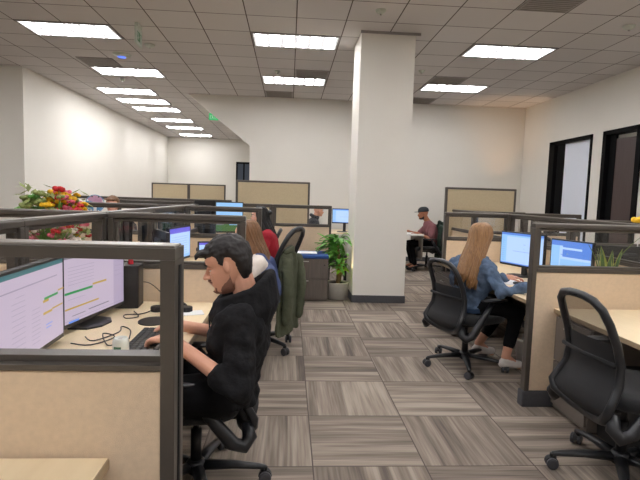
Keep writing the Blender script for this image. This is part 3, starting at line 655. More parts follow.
def hand(b, wr, fwd, up, s=1.0, curl=.5, side=1):
    """palm and five fingers; fwd along the fingers, up is back-of-hand normal, side +1 puts the thumb on the left"""
    f, u = V(fwd).normalized(), V(up).normalized(); l = u.cross(f).normalized()*side; u = f.cross(l).normalized()*side; wr = V(wr)
    P = lambda a, c, d: wr+(f*a+l*c+u*d)*s
    b.caps(P(0, 0, 0), P(.03, 0, 0), .024*s, .026*s, 10)
    for c in (-.030, -.010, .010, .028): b.caps(P(.015, c*.7, 0), P(.078, c, .003), .014*s, .0115*s, 10)
    ln = [(.028, .070), (.010, .080), (-.010, .076), (-.030, .060)]
    for c, L in ln:
        p = P(.080, c, .004); ang = 0; r = .0092*s
        for k, fr in enumerate((.45, .30, .25)):
            ang += curl*(.55 if k == 0 else .75); q = p+(f*math.cos(ang)-u*math.sin(ang)+l*c*.6)*L*fr*s
            b.caps(p, q, r, r*.9, 8); p = q; r *= .9
    p = P(.018, .026, -.006); q = P(.048, .050, -.014); q2 = P(.072, .056, -.020); q3 = P(.092, .052, -.026)
    b.caps(p, q, .013*s, .0105*s, 8); b.caps(q, q2, .0105*s, .0095*s, 8); b.caps(q2, q3, .0095*s, .008*s, 8)
def person(label, hip, yaw, J, skin, top, topm, trousers='trouser', shoes='shoe', s=1.0, vox=.009, hairm='hair', sleeve='long', browm='hair', beard=None, topd=.012, hw=1.0, nose=1.0, pose='seated'):
    """J: world-space joints. R is the arm nearer -left"""
    t = thing('person', label, 'person', (hip[0], hip[1], 0))
    W = Matrix.Translation((-hip[0], -hip[1], 0))
    b = MB(); b.T = W
    H_ = Matrix.Translation(J['chin']) @ Euler(J['hrot']).to_matrix().to_4x4()
    head_mesh(b, H_, s, nose)
    nb = H_ @ V((-.035, 0, .05))*1; nk = V(J['neck'])
    b.chain([nb, nk], [.052*s, .056*s]); b.caps(H_ @ V((-.03, 0, .02)), nk, .05*s, .055*s)
    b.chain([J['shL'], J['shR']], [.038, .038]); b.chain([nk, V(J['chest'])], [.06, .10]); b.chain([J['chest'], J['pelvis']], [.10, .10])
    for S, sd in (('L', -1), ('R', 1)):
        b.chain([J['sh'+S], J['el'+S], J['wr'+S]], [.038*s, .037*s, .026*s])
        b.caps(V(J['el'+S]), V(J['el'+S]).lerp(V(J['wr'+S]), .3), .038*s, .041*s)
        hand(b, J['wr'+S], J['hd'+S], J.get('hu'+S, (0, 0, 1)), s, J.get('curl', .5), sd)
        b.chain([J['pelvis'], J['hp'+S], J['kn'+S], J['an'+S]], [.09, .07, .050, .036]); b.caps(J['an'+S], J['to'+S], .035, .025)
    body = fuse(b, 'body', skin, t, vox*.6 if vox < .01 else vox, 2)
    M4 = W @ H_
    face_parts(M4, body, s, skin, M[browm], beard=beard)
    # top
    c = MB(); c.T = W; ch, pe = V(J['chest']), V(J['pelvis']); nk = V(J['neck'])
    sh = (V(J['shL'])-V(J['shR'])); side = sh.normalized()
    fwd = V((math.cos(yaw), math.sin(yaw), 0))
    def ring(p, rx, ry, up):
        up = up.normalized(); fx = (fwd-up*fwd.dot(up)).normalized(); sx = up.cross(fx)
        return [p+fx*rx*math.cos(q)+sx*ry*math.sin(q) for q in [2*PI*j/24 for j in range(24)]]
    ax = (nk-pe)
    pts = [(pe-V((0, 0, .05)), .13, .175), (pe+V((0, 0, .03)), .135, .18), (pe.lerp(ch, .5), .125, .165), (ch, .13, .18), (ch.lerp(nk, .5), .115, .18), (ch.lerp(nk, .8), .085, .14), (nk, .062, .07)]
    pr = [ring(p, rx*hw, ry*hw, ax) for p, rx, ry in pts]
    c.rings(pr)
    for S in 'LR':
        S_ = V(J['sh'+S]); c.caps(S_.lerp(ch, .3)-V((0, 0, .01)), S_.lerp(pe, .5), .10*hw, .115*hw); c.caps(S_.lerp(ch, .15)+fwd*.03, S_.lerp(pe, .3)+fwd*.035, .078*hw, .10*hw); c.chain([nk.lerp(S_, .3)-V((0, 0, .035)), S_-V((0, 0, .008))], [.080*hw, .074*hw])
        e, w_ = V(J['el'+S]), V(J['wr'+S])
        if sleeve == 'long': c.chain([J['sh'+S], e, e.lerp(w_, .93)], [.066*hw, .054*hw, .038*hw])
        elif sleeve == 'pushed': c.chain([J['sh'+S], e, e.lerp(w_, .18)], [.070*hw, .062*hw, .052*hw]); 
        else: c.chain([J['sh'+S], V(J['sh'+S]).lerp(e, .8)], [.068*hw, .062*hw])
    if sleeve == 'pushed':
        for S in 'LR':
            e, w_, s0 = V(J['el'+S]), V(J['wr'+S]), V(J['sh'+S])
            for q in (.0, .10, .2): c.caps(e.lerp(w_, q)-V((0, 0, .0)), e.lerp(w_, q+.03), .061*hw-.02*q, .060*hw-.02*q)
            for q in (.55, .7, .85): c.caps(s0.lerp(e, q), s0.lerp(e, q+.05), .068*hw, .066*hw)
    tp = fuse(c, top, topm, t, vox, 9 if vox < .01 else 5, topd, .07)
    # trousers and shoes
    l = MB(); l.T = W
    l.chain([J['hpL'], J['hpR']], [.105*hw, .105*hw])
    for S in 'LR':
        l.chain([J['pelvis'], J['hp'+S]], [.12*hw, .105*hw]); l.chain([J['hp'+S], J['kn'+S], V(J['kn'+S]).lerp(V(J['an'+S]), J.get('crop', .9))], [.098*hw, .070*hw, .052*hw])
    fuse(l, 'trousers', M[trousers], t, max(vox, .01), 3, .008, .09)
    for S in 'LR':
        q = MB(); q.T = W; a, o = V(J['an'+S]), V(J['to'+S]); d = V((o.x-a.x, o.y-a.y, 0)).normalized()
        hz = a.z-.055
        q.caps((a.x-d.x*.02, a.y-d.y*.02, hz), (o.x, o.y, max(hz-.01, .025)), .040, .034); q.caps((a.x, a.y, hz+.025), (a.x+d.x*.05, a.y+d.y*.05, hz+.01), .040, .036)
        so = fuse(q, 'shoe', M[shoes], t, .008, 2)
    return t, body, tp, M4
def strands(name, mt, parent, paths, r=.012, n=6):
    b = MB()
    for p in paths:
        k = len(p); b.tube(p, [r*(1-.15*i/(k-1)) if i < k-1 else r*.3 for i in range(k)], n)
    return b.build(name, mt, parent, smooth=True)
def short_hair(M4, s, mt, parent, seed=1, fringe=True, vox=.007, name='hair', thick=1.0, n=150):
    rnd = random.Random(seed); b = MB(); b.T = M4 @ Matrix.Scale(s, 4)
    prof = [(.034, -.042, -.076, .050), (.050, -.034, -.086, .062), (.075, -.026, -.098, .070), (.095, -.022, -.104, .0745), (.12, -.014, -.112, .078), (.145, .012, -.116, .081), (.165, .086, -.114, .084), (.19, .092, -.104, .080), (.212, .076, -.086, .068), (.232, .046, -.060, .048), (.246, .010, -.025, .02)]
    rs = []
    for z, xf, xb, hw in prof:
        cx, rx = (xf+xb)/2, (xf-xb)/2
        rs.append([(cx+rx*math.cos(q), hw*math.sin(q), z) for q in [2*PI*j/24 for j in range(24)]])
    b.rings(rs)
    for k in range(n):
        th = rnd.uniform(0, 2*PI); ph = rnd.uniform(.0, 1.35); 
        p = V((-.012+.098*math.sin(ph)*math.cos(th), .076*math.sin(ph)*math.sin(th), .150+.088*math.cos(ph)))
        if p.z < .165 and p.x > .0: continue
        d = V((rnd.uniform(-.2, .9), rnd.uniform(-.5, .5), rnd.uniform(-.6, .3)))*.026*thick
        b.caps(p, p+d, .0085, .004, 6)
    if fringe:
        for k in range(34):
            y = rnd.uniform(-.06, .06); p = V((.074, y, .192)); b.chain([p, p+V((.030, rnd.uniform(-.014, .014), .006-rnd.random()*.01)), p+V((.040, rnd.uniform(-.024, .024), .002-rnd.random()*.014))], [.011, .010, .007], 6)
        for sy in (-1, 1):
            for k in range(6): b.chain([(.006+.004*k, sy*.073, .165), (.012+.003*k, sy*.074, .118+.003*k)], [.010, .005], 6)
    return fuse(b, name, mt, parent, vox, 1, .011, .020)
def gum(*a): return [V(x) for x in a]

# --- man in the black hoodie: faces -x
J = dict(chin=(-.222, 2.15, .996), hrot=(0, .33, PI), neck=(-.165, 2.15, .93), shL=(-.185, 2.00, .892), shR=(-.20, 2.31, .892), chest=(-.195, 2.15, .79), pelvis=(-.25, 2.17, .56),
         elL=(-.18, 1.90, .635), elR=(-.26, 2.44, .70), wrL=(-.465, 1.99, .81), wrR=(-.49, 2.28, .79), hdL=(-.75, .45, -.1), hdR=(-.95, .0, -.08), curl=.75,
         hpL=(-.28, 2.07, .55), hpR=(-.28, 2.27, .55), knL=(-.70, 2.05, .53), knR=(-.70, 2.30, .53), anL=(-.68, 2.05, .10), anR=(-.68, 2.30, .10), toL=(-.82, 2.04, .04), toR=(-.82, 2.31, .04))
man, body, tp, M4 = person('man with dark hair and beard in a black hoodie typing at the near left desk', (-.25, 2.17), PI, J, M['skin'], 'hoodie', M['hoodie'], sleeve='pushed', vox=.007, beard=M['beard'], shoes='black', topd=.032, s=1.0)
short_hair(M4, 1.0, M['hair'], body, 5, thick=1.25, n=260, vox=.0055)
W = Matrix.Translation((.25, -2.17, 0))
hd = MB(); hd.T = W      # hood: rolled rim round the neck, bag behind
half_ = [(-.305, .0, .925), (-.295, .055, .935), (-.26, .10, .958), (-.20, .122, .982), (-.14, .120, 1.008), (-.100, .090, 1.04), (-.077, .04, 1.062), (-.072, 0, 1.066)]
rim = [(x, 2.15-y, z) for x, y, z in half_]+[(x, 2.15+y, z) for x, y, z in half_[-2:0:-1]]
for i in range(len(rim)):
    p, p2 = V(rim[i]), V(rim[(i+1) % len(rim)]); hd.caps(p, p2, .021, .021, 10)
    for q in (p, (p+p2)/2):
        back = max(0, (q.x+.26)/.20); out = (q-V((-.18, 2.15, q.z))).normalized()
        lo = q+out*.008*(.4+back)+V((0, 0, -.05-.07*back)); hd.caps(q, lo, .021, .028+.006*back, 10); hd.caps(lo, V((-.19, 2.15, .86)).lerp(lo, .55)+V((0, 0, -.05)), .034, .055, 10)
hd = fuse(hd, 'hood', M['hoodie'], tp, .007, 3, .012, .06)
strands('drawstring', M['hoodie'], tp, [[W @ V(p) for p in [(-.315, 2.10, .925), (-.33, 2.09, .89), (-.325, 2.08, .82), (-.315, 2.075, .77)]]], .004, 6)

# --- woman in denim jacket: faces +x and a little away
J = dict(chin=(1.60, 4.00, 1.015), hrot=(0, .20, .55), neck=(1.565, 4.00, .95), shR=(1.635, 3.88, .87), shL=(1.475, 4.16, .87), chest=(1.56, 4.03, .79), pelvis=(1.555, 4.06, .55),
         elR=(1.70, 3.74, .70), elL=(1.70, 4.30, .70), wrR=(1.885, 3.66, .755), wrL=(1.95, 4.18, .755), hdR=(.95, .1, -.05), hdL=(.95, -.1, -.05), curl=.5,
         hpR=(1.63, 3.98, .54), hpL=(1.60, 4.16, .54), knR=(1.93, 3.93, .50), knL=(1.98, 4.26, .50), anR=(1.83, 3.88, .13), anL=(1.74, 4.24, .135), toR=(1.945, 3.88, .05), toL=(1.86, 4.23, .05), crop=.72)
wom, body, tp, M4 = person('woman with long blonde hair in a blue denim jacket at the right desk', (1.555, 4.06), .55, J, M['skin'], 'denim_jacket', M['denim'], vox=.009, s=.95, hw=.94, hairm='hairblonde', browm='hairblonde', topd=.05)
def long_hair(M4, s, mt, parent, length, spread, n, seed, back=(-.09, 0), r=.011, part=True, fwdlocks=True):
    rnd = random.Random(seed); T = M4 @ Matrix.Scale(s, 4); ps = []
    Ti = M4.to_3x3()
    down = (Ti.inverted() @ V((0, 0, -1))).normalized()
    for k in range(n):
        a = rnd.uniform(-2.15, 2.15) if fwdlocks else rnd.uniform(-1.7, 1.7)          # 0 = back, +-pi front
        bx, by = -math.cos(a), math.sin(a)
        rr = rnd.uniform(.94, 1.06)
        top = V((.015, by*.012, .236)); mid = V((-.012+bx*.078*rr, by*.066*rr, .205)); ear = V((-.014+bx*.108*rr, by*.086*rr, .135)); nk = V((-.026+bx*.100*rr, by*.080*rr, .05))
        L = length*rnd.uniform(.8, 1.0)
        e1 = nk+down*L*.45+V((back[0]*.5, by*spread*.6+rnd.uniform(-.008, .008), 0)); e2 = nk+down*L+V((back[0], by*spread*.7+rnd.uniform(-.012, .012), 0))
        # smooth
        pts = [top, mid, ear, nk, e1, e2]; out = []
        for i in range(len(pts)-1):
            p0 = pts[max(i-1, 0)]; p1 = pts[i]; p2 = pts[i+1]; p3 = pts[min(i+2, len(pts)-1)]
            for q in (0, .33, .66): out.append(.5*((2*p1)+(-p0+p2)*q+(2*p0-5*p1+4*p2-p3)*q*q+(-p0+3*p1-3*p2+p3)*q**3))
        out.append(pts[-1]); ps.append([T @ p for p in out])
    return strands('long_hair', mt, parent, ps, r*s, 6)
long_hair(M4, .95, M['hairblonde'], body, .42, .0, 190, 3, (-.15, 0), .008)
W = Matrix.Translation((-1.555, -4.06, 0))
cl = MB(); cl.T = W
cl.tube([(1.66, 3.96, .93), (1.60, 3.925, .94), (1.52, 3.94, .96), (1.49, 4.01, .965), (1.51, 4.08, .95), (1.58, 4.10, .93)], .018, 8, flat=1.6).build('collar', M['denim'], tp, smooth=True)
bd = MB(); bd.T = W; pe = V((1.555, 4.06, .53)); bd.rings([[(pe.x+math.cos(q)*.136, pe.y+math.sin(q)*.172, z) for q in [2*PI*j/28 for j in range(28)]] for z in (.49, .525)], cap=False).build('waistband', M['seam'], tp, smooth=True)

# --- brown haired woman, blue vest over cream sleeves: faces -x
J = dict(chin=(-.33, 4.16, .975), hrot=(0, .25, PI+.25), neck=(-.265, 4.17, .94), shL=(-.23, 3.99, .845), shR=(-.27, 4.34, .845), chest=(-.23, 4.17, .76), pelvis=(-.18, 4.20, .55),
         elL=(-.36, 3.93, .66), elR=(-.38, 4.45, .68), wrL=(-.55, 4.02, .785), wrR=(-.56, 4.36, .785), hdL=(-.9, .2, -.05), hdR=(-.95, 0, -.05),
         hpL=(-.20, 4.10, .54), hpR=(-.20, 4.28, .54), knL=(-.60, 4.08, .52), knR=(-.60, 4.32, .52), anL=(-.58, 4.08, .1), anR=(-.58, 4.32, .1), toL=(-.70, 4.08, .04), toR=(-.70, 4.32, .04))
w2, body, tp, M4 = person('woman with long brown hair in cream sleeves and a slate blue vest', (-.18, 4.20), PI, J, M['skin'], 'sweater', M['cream'], 'denim2', s=.93, vox=.011, hw=.88, browm='hairbrown')
long_hair(M4, .95, M['hairbrown'], body, .34, .05, 130, 5, (-.11, 0), .013)
v = MB(); v.T = Matrix.Translation((.18, -4.20, 0)); v.rings([[(-.185-.03*i+math.cos(q)*(.145-.006*i), 4.19+math.sin(q)*(.185-.012*i), .50+.085*i) for q in [2*PI*j/24 for j in range(24)]] for i in range(5)])
v.chain([(-.235, 4.07, .87), (-.19, 4.05, .74), (-.17, 4.06, .62)], [.065, .115, .13]); v.chain([(-.265, 4.27, .87), (-.20, 4.27, .74), (-.18, 4.28, .62)], [.065, .115, .13]); v.caps((-.16, 4.17, .84), (-.13, 4.18, .62), .06, .09)
fuse(v, 'vest', M['vest'], tp, .011, 3, .014, .08)

# --- woman in red: faces -x
J = dict(chin=(-.36, 6.22, 1.045), hrot=(0, .12, PI+.2), neck=(-.28, 6.24, 1.0), shL=(-.25, 6.07, .905), shR=(-.27, 6.42, .905), chest=(-.24, 6.24, .82), pelvis=(-.21, 6.27, .57),
         elL=(-.33, 6.02, .67), elR=(-.38, 6.50, .70), wrL=(-.53, 6.10, .79), wrR=(-.56, 6.36, .79), hdL=(-.9, .2, -.05), hdR=(-.95, 0, -.05),
         hpL=(-.23, 6.17, .55), hpR=(-.23, 6.35, .55), knL=(-.62, 6.14, .53), knR=(-.62, 6.38, .53), anL=(-.60, 6.14, .1), anR=(-.60, 6.38, .1), toL=(-.72, 6.14, .04), toR=(-.72, 6.38, .04))
w3, body, tp, M4 = person('woman in a crimson top with long black hair in the third left cubicle', (-.21, 6.27), PI, J, M['skin3'], 'sweater', M['red'], 'denim2', s=.95, vox=.012, hw=.92, browm='hairblack')
long_hair(M4, .95, M['hairblack'], body, .33, .03, 90, 8, (-.12, 0), .013)
bn = MB(); bn.T = M4; bn.ball((-.12, 0, .13), (.05, .05, .035), 12, 8); bn.build('hair_bun', M['hairblack'], body, smooth=True)

# --- man in the cap: faces -x
J = dict(chin=(2.72, 9.78, 1.03), hrot=(0, .10, PI), neck=(2.80, 9.79, 1.0), shL=(2.87, 9.60, .89), shR=(2.87, 9.99, .89), chest=(2.88, 9.80, .80), pelvis=(2.92, 9.80, .55),
         elL=(2.80, 9.52, .645), elR=(2.70, 10.05, .70), wrL=(2.55, 9.56, .76), wrR=(2.45, 9.98, .77), hdL=(-1, .1, -.05), hdR=(-1, 0, -.05),
         hpL=(2.88, 9.70, .54), hpR=(2.88, 9.90, .54), knL=(2.46, 9.68, .52), knR=(2.46, 9.92, .52), anL=(2.56, 9.68, .1), anR=(2.56, 9.92, .1), toL=(2.42, 9.68, .04), toR=(2.42, 9.92, .04))
m3, body, tp, M4 = person('bearded man in a dark cap and mauve shirt right of the column', (2.92, 9.80), PI, J, M['skin2'], 'shirt', M['maroon'], sleeve='short', beard=M['hair'], vox=.012, topd=.008, shoes='black')
cp = MB(); cp.T = M4
cp.rings([[(-.006+rx*math.cos(q), .9*rx*math.sin(q)*.86, z) for q in [2*PI*j/24 for j in range(24)]] for z, rx in ((.15, .112), (.18, .112), (.215, .10), (.24, .07), (.25, .03))])
cp.rings([[(.08+.10*math.cos(q)*(1 if math.cos(q) > 0 else .2), .065*math.sin(q), z) for q in [2*PI*j/20 for j in range(20)]] for z in (.150, .158)])
cp.build('cap', M['capm'], body, smooth=True)

# --- bald man behind the glass: faces +x
J = dict(chin=(0.610, 10.380, 1.010), hrot=(0, .1, .1), neck=(0.550, 10.390, 0.970), shR=(0.500, 10.220, 0.880), shL=(0.500, 10.570, 0.880), chest=(0.500, 10.390, 0.810), pelvis=(0.470, 10.400, 0.560),
         elR=(0.580, 10.180, 0.670), elL=(0.580, 10.600, 0.670), wrR=(0.740, 10.260, 0.770), wrL=(0.740, 10.520, 0.770), hdR=(1, 0, 0), hdL=(1, 0, 0),
         hpR=(0.500, 10.300, 0.550), hpL=(0.500, 10.500, 0.550), knR=(0.920, 10.300, 0.510), knL=(0.920, 10.500, 0.510), anR=(0.920, 10.300, 0.110), anL=(0.920, 10.500, 0.110), toR=(1.040, 10.300, 0.050), toL=(1.040, 10.500, 0.050))
m4, body, tp, M4 = person('bald man in a charcoal jacket seen through the panel window', (.47, 10.40), .05, J, M['skin'], 'jacket', M['darkjacket'], hw=1.1, vox=.012, shoes='black')
MB().build  # no hair on this one
cc = MB(); cc.T = Matrix.Translation((-.33, -8.80, .02)); cc.tube([(.49, 8.70, .95), (.38, 8.69, .975), (.33, 8.79, 1.01), (.38, 8.89, .975), (.49, 8.88, .95)], .038, 8).build('collar', M['darkjacket'], tp, smooth=True)

# --- far person at the left, only the top of the head clears the panels
J = dict(chin=(-2.40, 6.86, 1.10), hrot=(0, .0, -PI/2), neck=(-2.40, 6.93, 1.06), shL=(-2.22, 6.93, .97), shR=(-2.58, 6.93, .97), chest=(-2.40, 6.94, .88), pelvis=(-2.40, 6.98, .60),
         elL=(-2.18, 6.86, .74), elR=(-2.62, 6.86, .74), wrL=(-2.28, 6.66, .8), wrR=(-2.52, 6.66, .8), hdL=(0, -1, 0), hdR=(0, -1, 0),
         hpL=(-2.31, 6.95, .57), hpR=(-2.49, 6.95, .57), knL=(-2.30, 6.56, .55), knR=(-2.50, 6.56, .55), anL=(-2.3, 6.6, .1), anR=(-2.5, 6.6, .1), toL=(-2.3, 6.48, .04), toR=(-2.5, 6.48, .04))
m5, body, tp, M4 = person('person facing the camera far left, head just above the partitions', (-2.40, 6.98), -PI/2, J, M['skin3'], 'sweater', M['darkjacket'], vox=.013)
short_hair(M4, 1.0, M['hairbrown'], body, 9, vox=.009)
dup(chair, (-2.40, 7.03, 0), -PI/2, 'office chair under the far left person')
dup(chair, (.42, 10.40, 0), .05, 'office chair under the bald man')

# ------------------------------------------------------------------ jackets on chairs
def hung_jacket(x, y, rz, label, mt, top=.93, bottom=.18, w=.42, lean=.1):
    t = thing('jacket', label, 'jacket', (x, y, 0), rz)
    b = MB(); rs = []
    for i, z in enumerate([top+.02, top, top-.07, top-.2, top-.4, top-.6, bottom+.02, bottom]):
        k = [.25, .55, .78, .95, 1.0, 1.06, 1.1, 1.08][i]; dp = [.02, .045, .06, .055, .05, .055, .06, .05][i]
        rs.append([(dp*math.sin(q)*(1+.35*math.sin(q*5+i*.3))-(top-z)*lean*.0, w/2*k*math.cos(q), z+.012*math.sin(q*3)) for q in [2*PI*j/40 for j in range(40)]])
    b.rings(rs); fuse(b, 'shell', mt, t, .010, 2, .03, .10)
    for sy in (-1, 1):
        s = MB(); s.chain([(-.045, sy*w*.36, top-.07), (-.075, sy*w*.42, top-.3), (-.06, sy*w*.40, top-.58)], [.05, .048, .04]); fuse(s, 'sleeve', mt, t, .010, 2, .022, .06)
    c = MB(); c.chain([(0, -.08, top+.01), (-.03, 0, top+.035), (0, .08, top+.01)], [.03, .035, .03]); fuse(c, 'collar', mt, t, .009, 2, .01, .05)
    return t
hung_jacket(0, 4.32, PI-.35, 'olive green quilted jacket draped over an office chair back', M['olive'], .91, .20, .42)
hung_jacket(3.06, 9.72, 0.1, 'dark green jacket hung on the capped man chair', M['forest'], .95, .25, .38)

# ------------------------------------------------------------------ desk things, left
t = thing('computer', 'black computer box beside the far lilac monitor', 'computer', (-.925, 2.86, D), .08)
MB().box((-.10, -.07, 0), (.08, .07, .245)).build('case', M['black'], t, bev=.005); MB().box((.0805, -.055, .02), (.082, .055, .23)).build('front_grille', M['screenframe'], t)
o = MB().cyl((0, 0), .014, 0, .028, n=14).build('red_cap', M['redplastic']); o.location = (-.90, 2.86, D+.2455); tag(o, 'small red cap on top of the black computer box', 'cap')
t = thing('drink_can', 'white drink can with a green mark on the near left desk', 'can', (-.645, 1.925, D))
MB().lathe((0, 0, 0), [(.024, 0), (.031, .008), (.031, .075), (.026, .088), (.0245, .090), (.022, .086), (.002, .086)], 24).build('can_body', M['canm'], t, smooth=True)
o = MB(); o.rings([[(.0315*math.cos(a), .0315*math.sin(a), z) for a in [-2.2+j*.12 for j in range(9)]] for z in (.03, .06)], cap=False); o.f = [f for f in o.f]; o.build('green_mark', M['cang'], t)
MB().box((-.008, -.012, .0865), (.008, .012, .089)).build('pull_tab', M['steel'], t, bev=.002)
t = thing('keyboard', 'black keyboard under the hoodie man hands', 'keyboard', (-.60, 2.12, D), .02)
MB().box((-.07, -.21, 0), (.07, .21, .018)).build('keyboard_base', M['black2'], t, bev=.004)
k = MB()
for i in range(5):
    for j in range(14): k.box((-.062+i*.025, -.20+j*.0287, .018), (-.041+i*.025, -.176+j*.0287, .024))
k.build('keys', M['black'], t)
t = thing('mouse_pad', 'black mouse pad behind the man keyboard', 'mouse pad', (-.68, 2.52, D)); MB().rings([[(.075*math.cos(q), .09*math.sin(q), z) for q in [2*PI*j/28 for j in range(28)]] for z in (0, .004)]).build('pad', M['black2'], t)
t = thing('headset', 'black headset and phone lying on the desk behind the mouse pad', 'headset', (-.64, 2.74, D))
MB().tube([(.08*math.cos(a), .10*math.sin(a), .012+.02*abs(math.sin(a))) for a in [PI*j/12 for j in range(13)]], .008, 8).build('headband', M['black'], t, smooth=True)
for sx in (-1, 1): MB().cyl((sx*.08, 0), .035, 0, .03, n=18).build('ear_cushion', M['black'], t, bev=.006)
t = thing('document', 'white and grey leaflet near the back of the near left desk', 'document', (-.54, 2.70, D), .3); MB().box((-.12, -.05, 0), (.08, .05, .004)).build('sheet', M['paper'], t); MB().box((-.11, -.045, .004), (-.03, .045, .006)).build('printed_block', M['rubber'], t)
def cable(name, label, pts, r=.0028):
    out = []
    for i in range(len(pts)-1):
        p0 = V(pts[max(i-1, 0)]); p1 = V(pts[i]); p2 = V(pts[i+1]); p3 = V(pts[min(i+2, len(pts)-1)])
        for q in (0, .25, .5, .75): out.append(.5*((2*p1)+(-p0+p2)*q+(2*p0-5*p1+4*p2-p3)*q*q+(-p0+3*p1-3*p2+p3)*q**3))
    out.append(V(pts[-1])); c = out[0].copy(); o = MB().tube([p-c for p in out], r, 6).build(name, M['cable'], smooth=True); o.location = c; tag(o, label, 'cable')
z = D+.004
cable('cable', 'thin black cable curling across the desk from the monitors to the keyboard', [(-.90, 2.22, z), (-.84, 2.16, z), (-.78, 2.30, z), (-.80, 2.40, z), (-.74, 2.34, z), (-.70, 2.20, z)])
cable('cable', 'black cable looping behind the drink can', [(-.92, 2.12, z), (-.83, 2.10, z), (-.77, 2.22, z), (-.83, 2.24, z+.01), (-.76, 2.10, z), (-.72, 2.13, z)])
cable('cable', 'coiled cable beside the headset', [(-.84, 2.72, z), (-.78, 2.60, z), (-.83, 2.56, z), (-.86, 2.63, z), (-.78, 2.66, z), (-.74, 2.78, z)])
cable('cable', 'cable hanging from the computer box to the desk corner', [(-.88, 2.96, z+.12), (-.82, 2.97, z+.11), (-.74, 2.96, z+.04), (-.70, 2.86, z)])
o = MB().lathe((0, 0, 0), [(.018, 0), (.02, .008), (.012, .016), (.004, .024)], 12).build('push_pin_pot', M['redplastic']); o.location = (-.735, 1.95, D); o.scale = (.7, .7, .7); tag(o, 'tiny red and black object left of the drink can', 'trinket')

# desk things, right
def sheet(x, y, rz, w, d, label, m='paper', z=D, name='paper_sheet'):
    o = MB().box((-w/2, -d/2, 0), (w/2, d/2, .003)).build(name, M[m]); o.location = (x, y, z); o.rotation_euler = (0, 0, rz); tag(o, label, 'paper'); return o
sheet(1.93, 4.50, .3, .21, .30, 'cream paper left of the woman keyboard on the right desk', 'desk', z=DR); sheet(2.02, 4.22, -.2, .2, .28, 'white sheet under the woman forearm', z=DR); sheet(1.82, 4.72, .5, .10, .16, 'pink note at the back of the right desk', 'pink', z=DR)
t = thing('keyboard', 'dark keyboard before the denim jacket woman', 'keyboard', (2.02, 3.92, DR+.004), -.1); MB().box((-.07, -.21, 0), (.07, .21, .016)).build('keyboard_base', M['black2'], t, bev=.004)
k = MB()
for i in range(5):
    for j in range(14): k.box((-.062+i*.025, -.20+j*.0287, .016), (-.041+i*.025, -.176+j*.0287, .022))
k.build('keys', M['black'], t)
t = thing('cup', 'small white cup at the far side of the woman desk', 'cup', (1.86, 5.25, DR)); MB().lathe((0, 0, 0), [(.028, 0), (.036, .09), (.033, .09), (.026, .006), (.002, .006)], 20).build('cup_body', M['plastic'], t, smooth=True)
t = thing('waste_bin', 'white waste bin under the right desk beside the white shoe', 'waste bin', (2.075, 3.98, 0)); MB().lathe((0, 0, 0), [(.085, 0), (.115, .26), (.12, .262), (.112, .262), (.082, .01), (.002, .01)], 28).build('bin_shell', M['plastic'], t, smooth=True)
MB().lathe((0, 0, 0), [(.119, .25), (.124, .25), (.124, .268), (.115, .268)], 28).build('rim', M['plastic'], t)
t = thing('desk_phone', 'small black desk phone below the right blue monitor', 'phone', (2.28, 3.62, DR), .4); MB().rings([[(x, y, z) for x, y in ((-.08, -.09), (.08, -.09), (.08, .09), (-.08, .09))] for z in (0, .02)]+[[(x, y, .02+.05*(x > 0)) for x, y in ((-.07, -.08), (.07, -.08), (.07, .08), (-.07, .08))]]).build('phone_base', M['black'], t); MB().caps((-.03, -.07, .065), (.05, -.07, .09), .016, .016).build('handset', M['black2'], t, smooth=True)
# snake plant
t = thing('snake_plant', 'snake plant in a dark pot before the right monitor', 'plant', (2.36, 3.46, DR))
MB().lathe((0, 0, 0), [(.06, 0), (.085, .14), (.092, .15), (.082, .15), (.002, .13)], 24).build('plant_pot', M['black2'], t, smooth=True)
rnd = random.Random(4)
for k in range(15):
    a = rnd.uniform(0, 2*PI); r0 = rnd.uniform(.01, .055); hgt = rnd.uniform(.18, .30); le = rnd.uniform(.0, .05); w_ = rnd.uniform(.028, .042)
    if k == 0: a, hgt, le, w_ = -.1, .36, .20, .008
    if k == 1: a, hgt, le, w_ = 3.1, .30, .10, .008
    b = MB(); rows = []
    for i in range(8):
        q = i/7; p = V((math.cos(a)*(r0+le*q*q), math.sin(a)*(r0+le*q*q), .12+hgt*q)); ww = w_*(.6+1.2*q-1.75*q*q) if q < 1 else .001
        tw = a+PI/2+q*.8; rows.append([p+V((math.cos(tw), math.sin(tw), 0))*ww*u+V((math.cos(a), math.sin(a), 0))*.004*(1-abs(u)) for u in (-1, -.72, 0, .72, 1)])
    for i in range(7):
        for j in range(4):
            b.m = 1 if j in (0, 3) else 0; b.quad(rows[i][j], rows[i][j+1], rows[i+1][j+1], rows[i+1][j])
    b.build('leaf', [M['snake'], M['snakey']], t, smooth=True)
t = thing('flower', 'yellow-orange flower poking above the right spine panel', 'flower', (3.43, 4.6, D)); MB().lathe((0, 0, 0), [(.035, 0), (.05, .1), (.03, .2), (.035, .22)], 16).tube([(0, 0, .2), (0, 0, .50)], .005, 6).build('vase', M['plastic'], t)
b = MB()
for k in range(14): a = 2*PI*k/14; b.ball((.045*math.cos(a), .045*math.sin(a), .53+.012*(k % 2)), (.032, .032, .022), 8, 5)
b.ball((0, 0, .55), (.03, .03, .02)); b.build('blossom', M['yellow'], t, smooth=True)

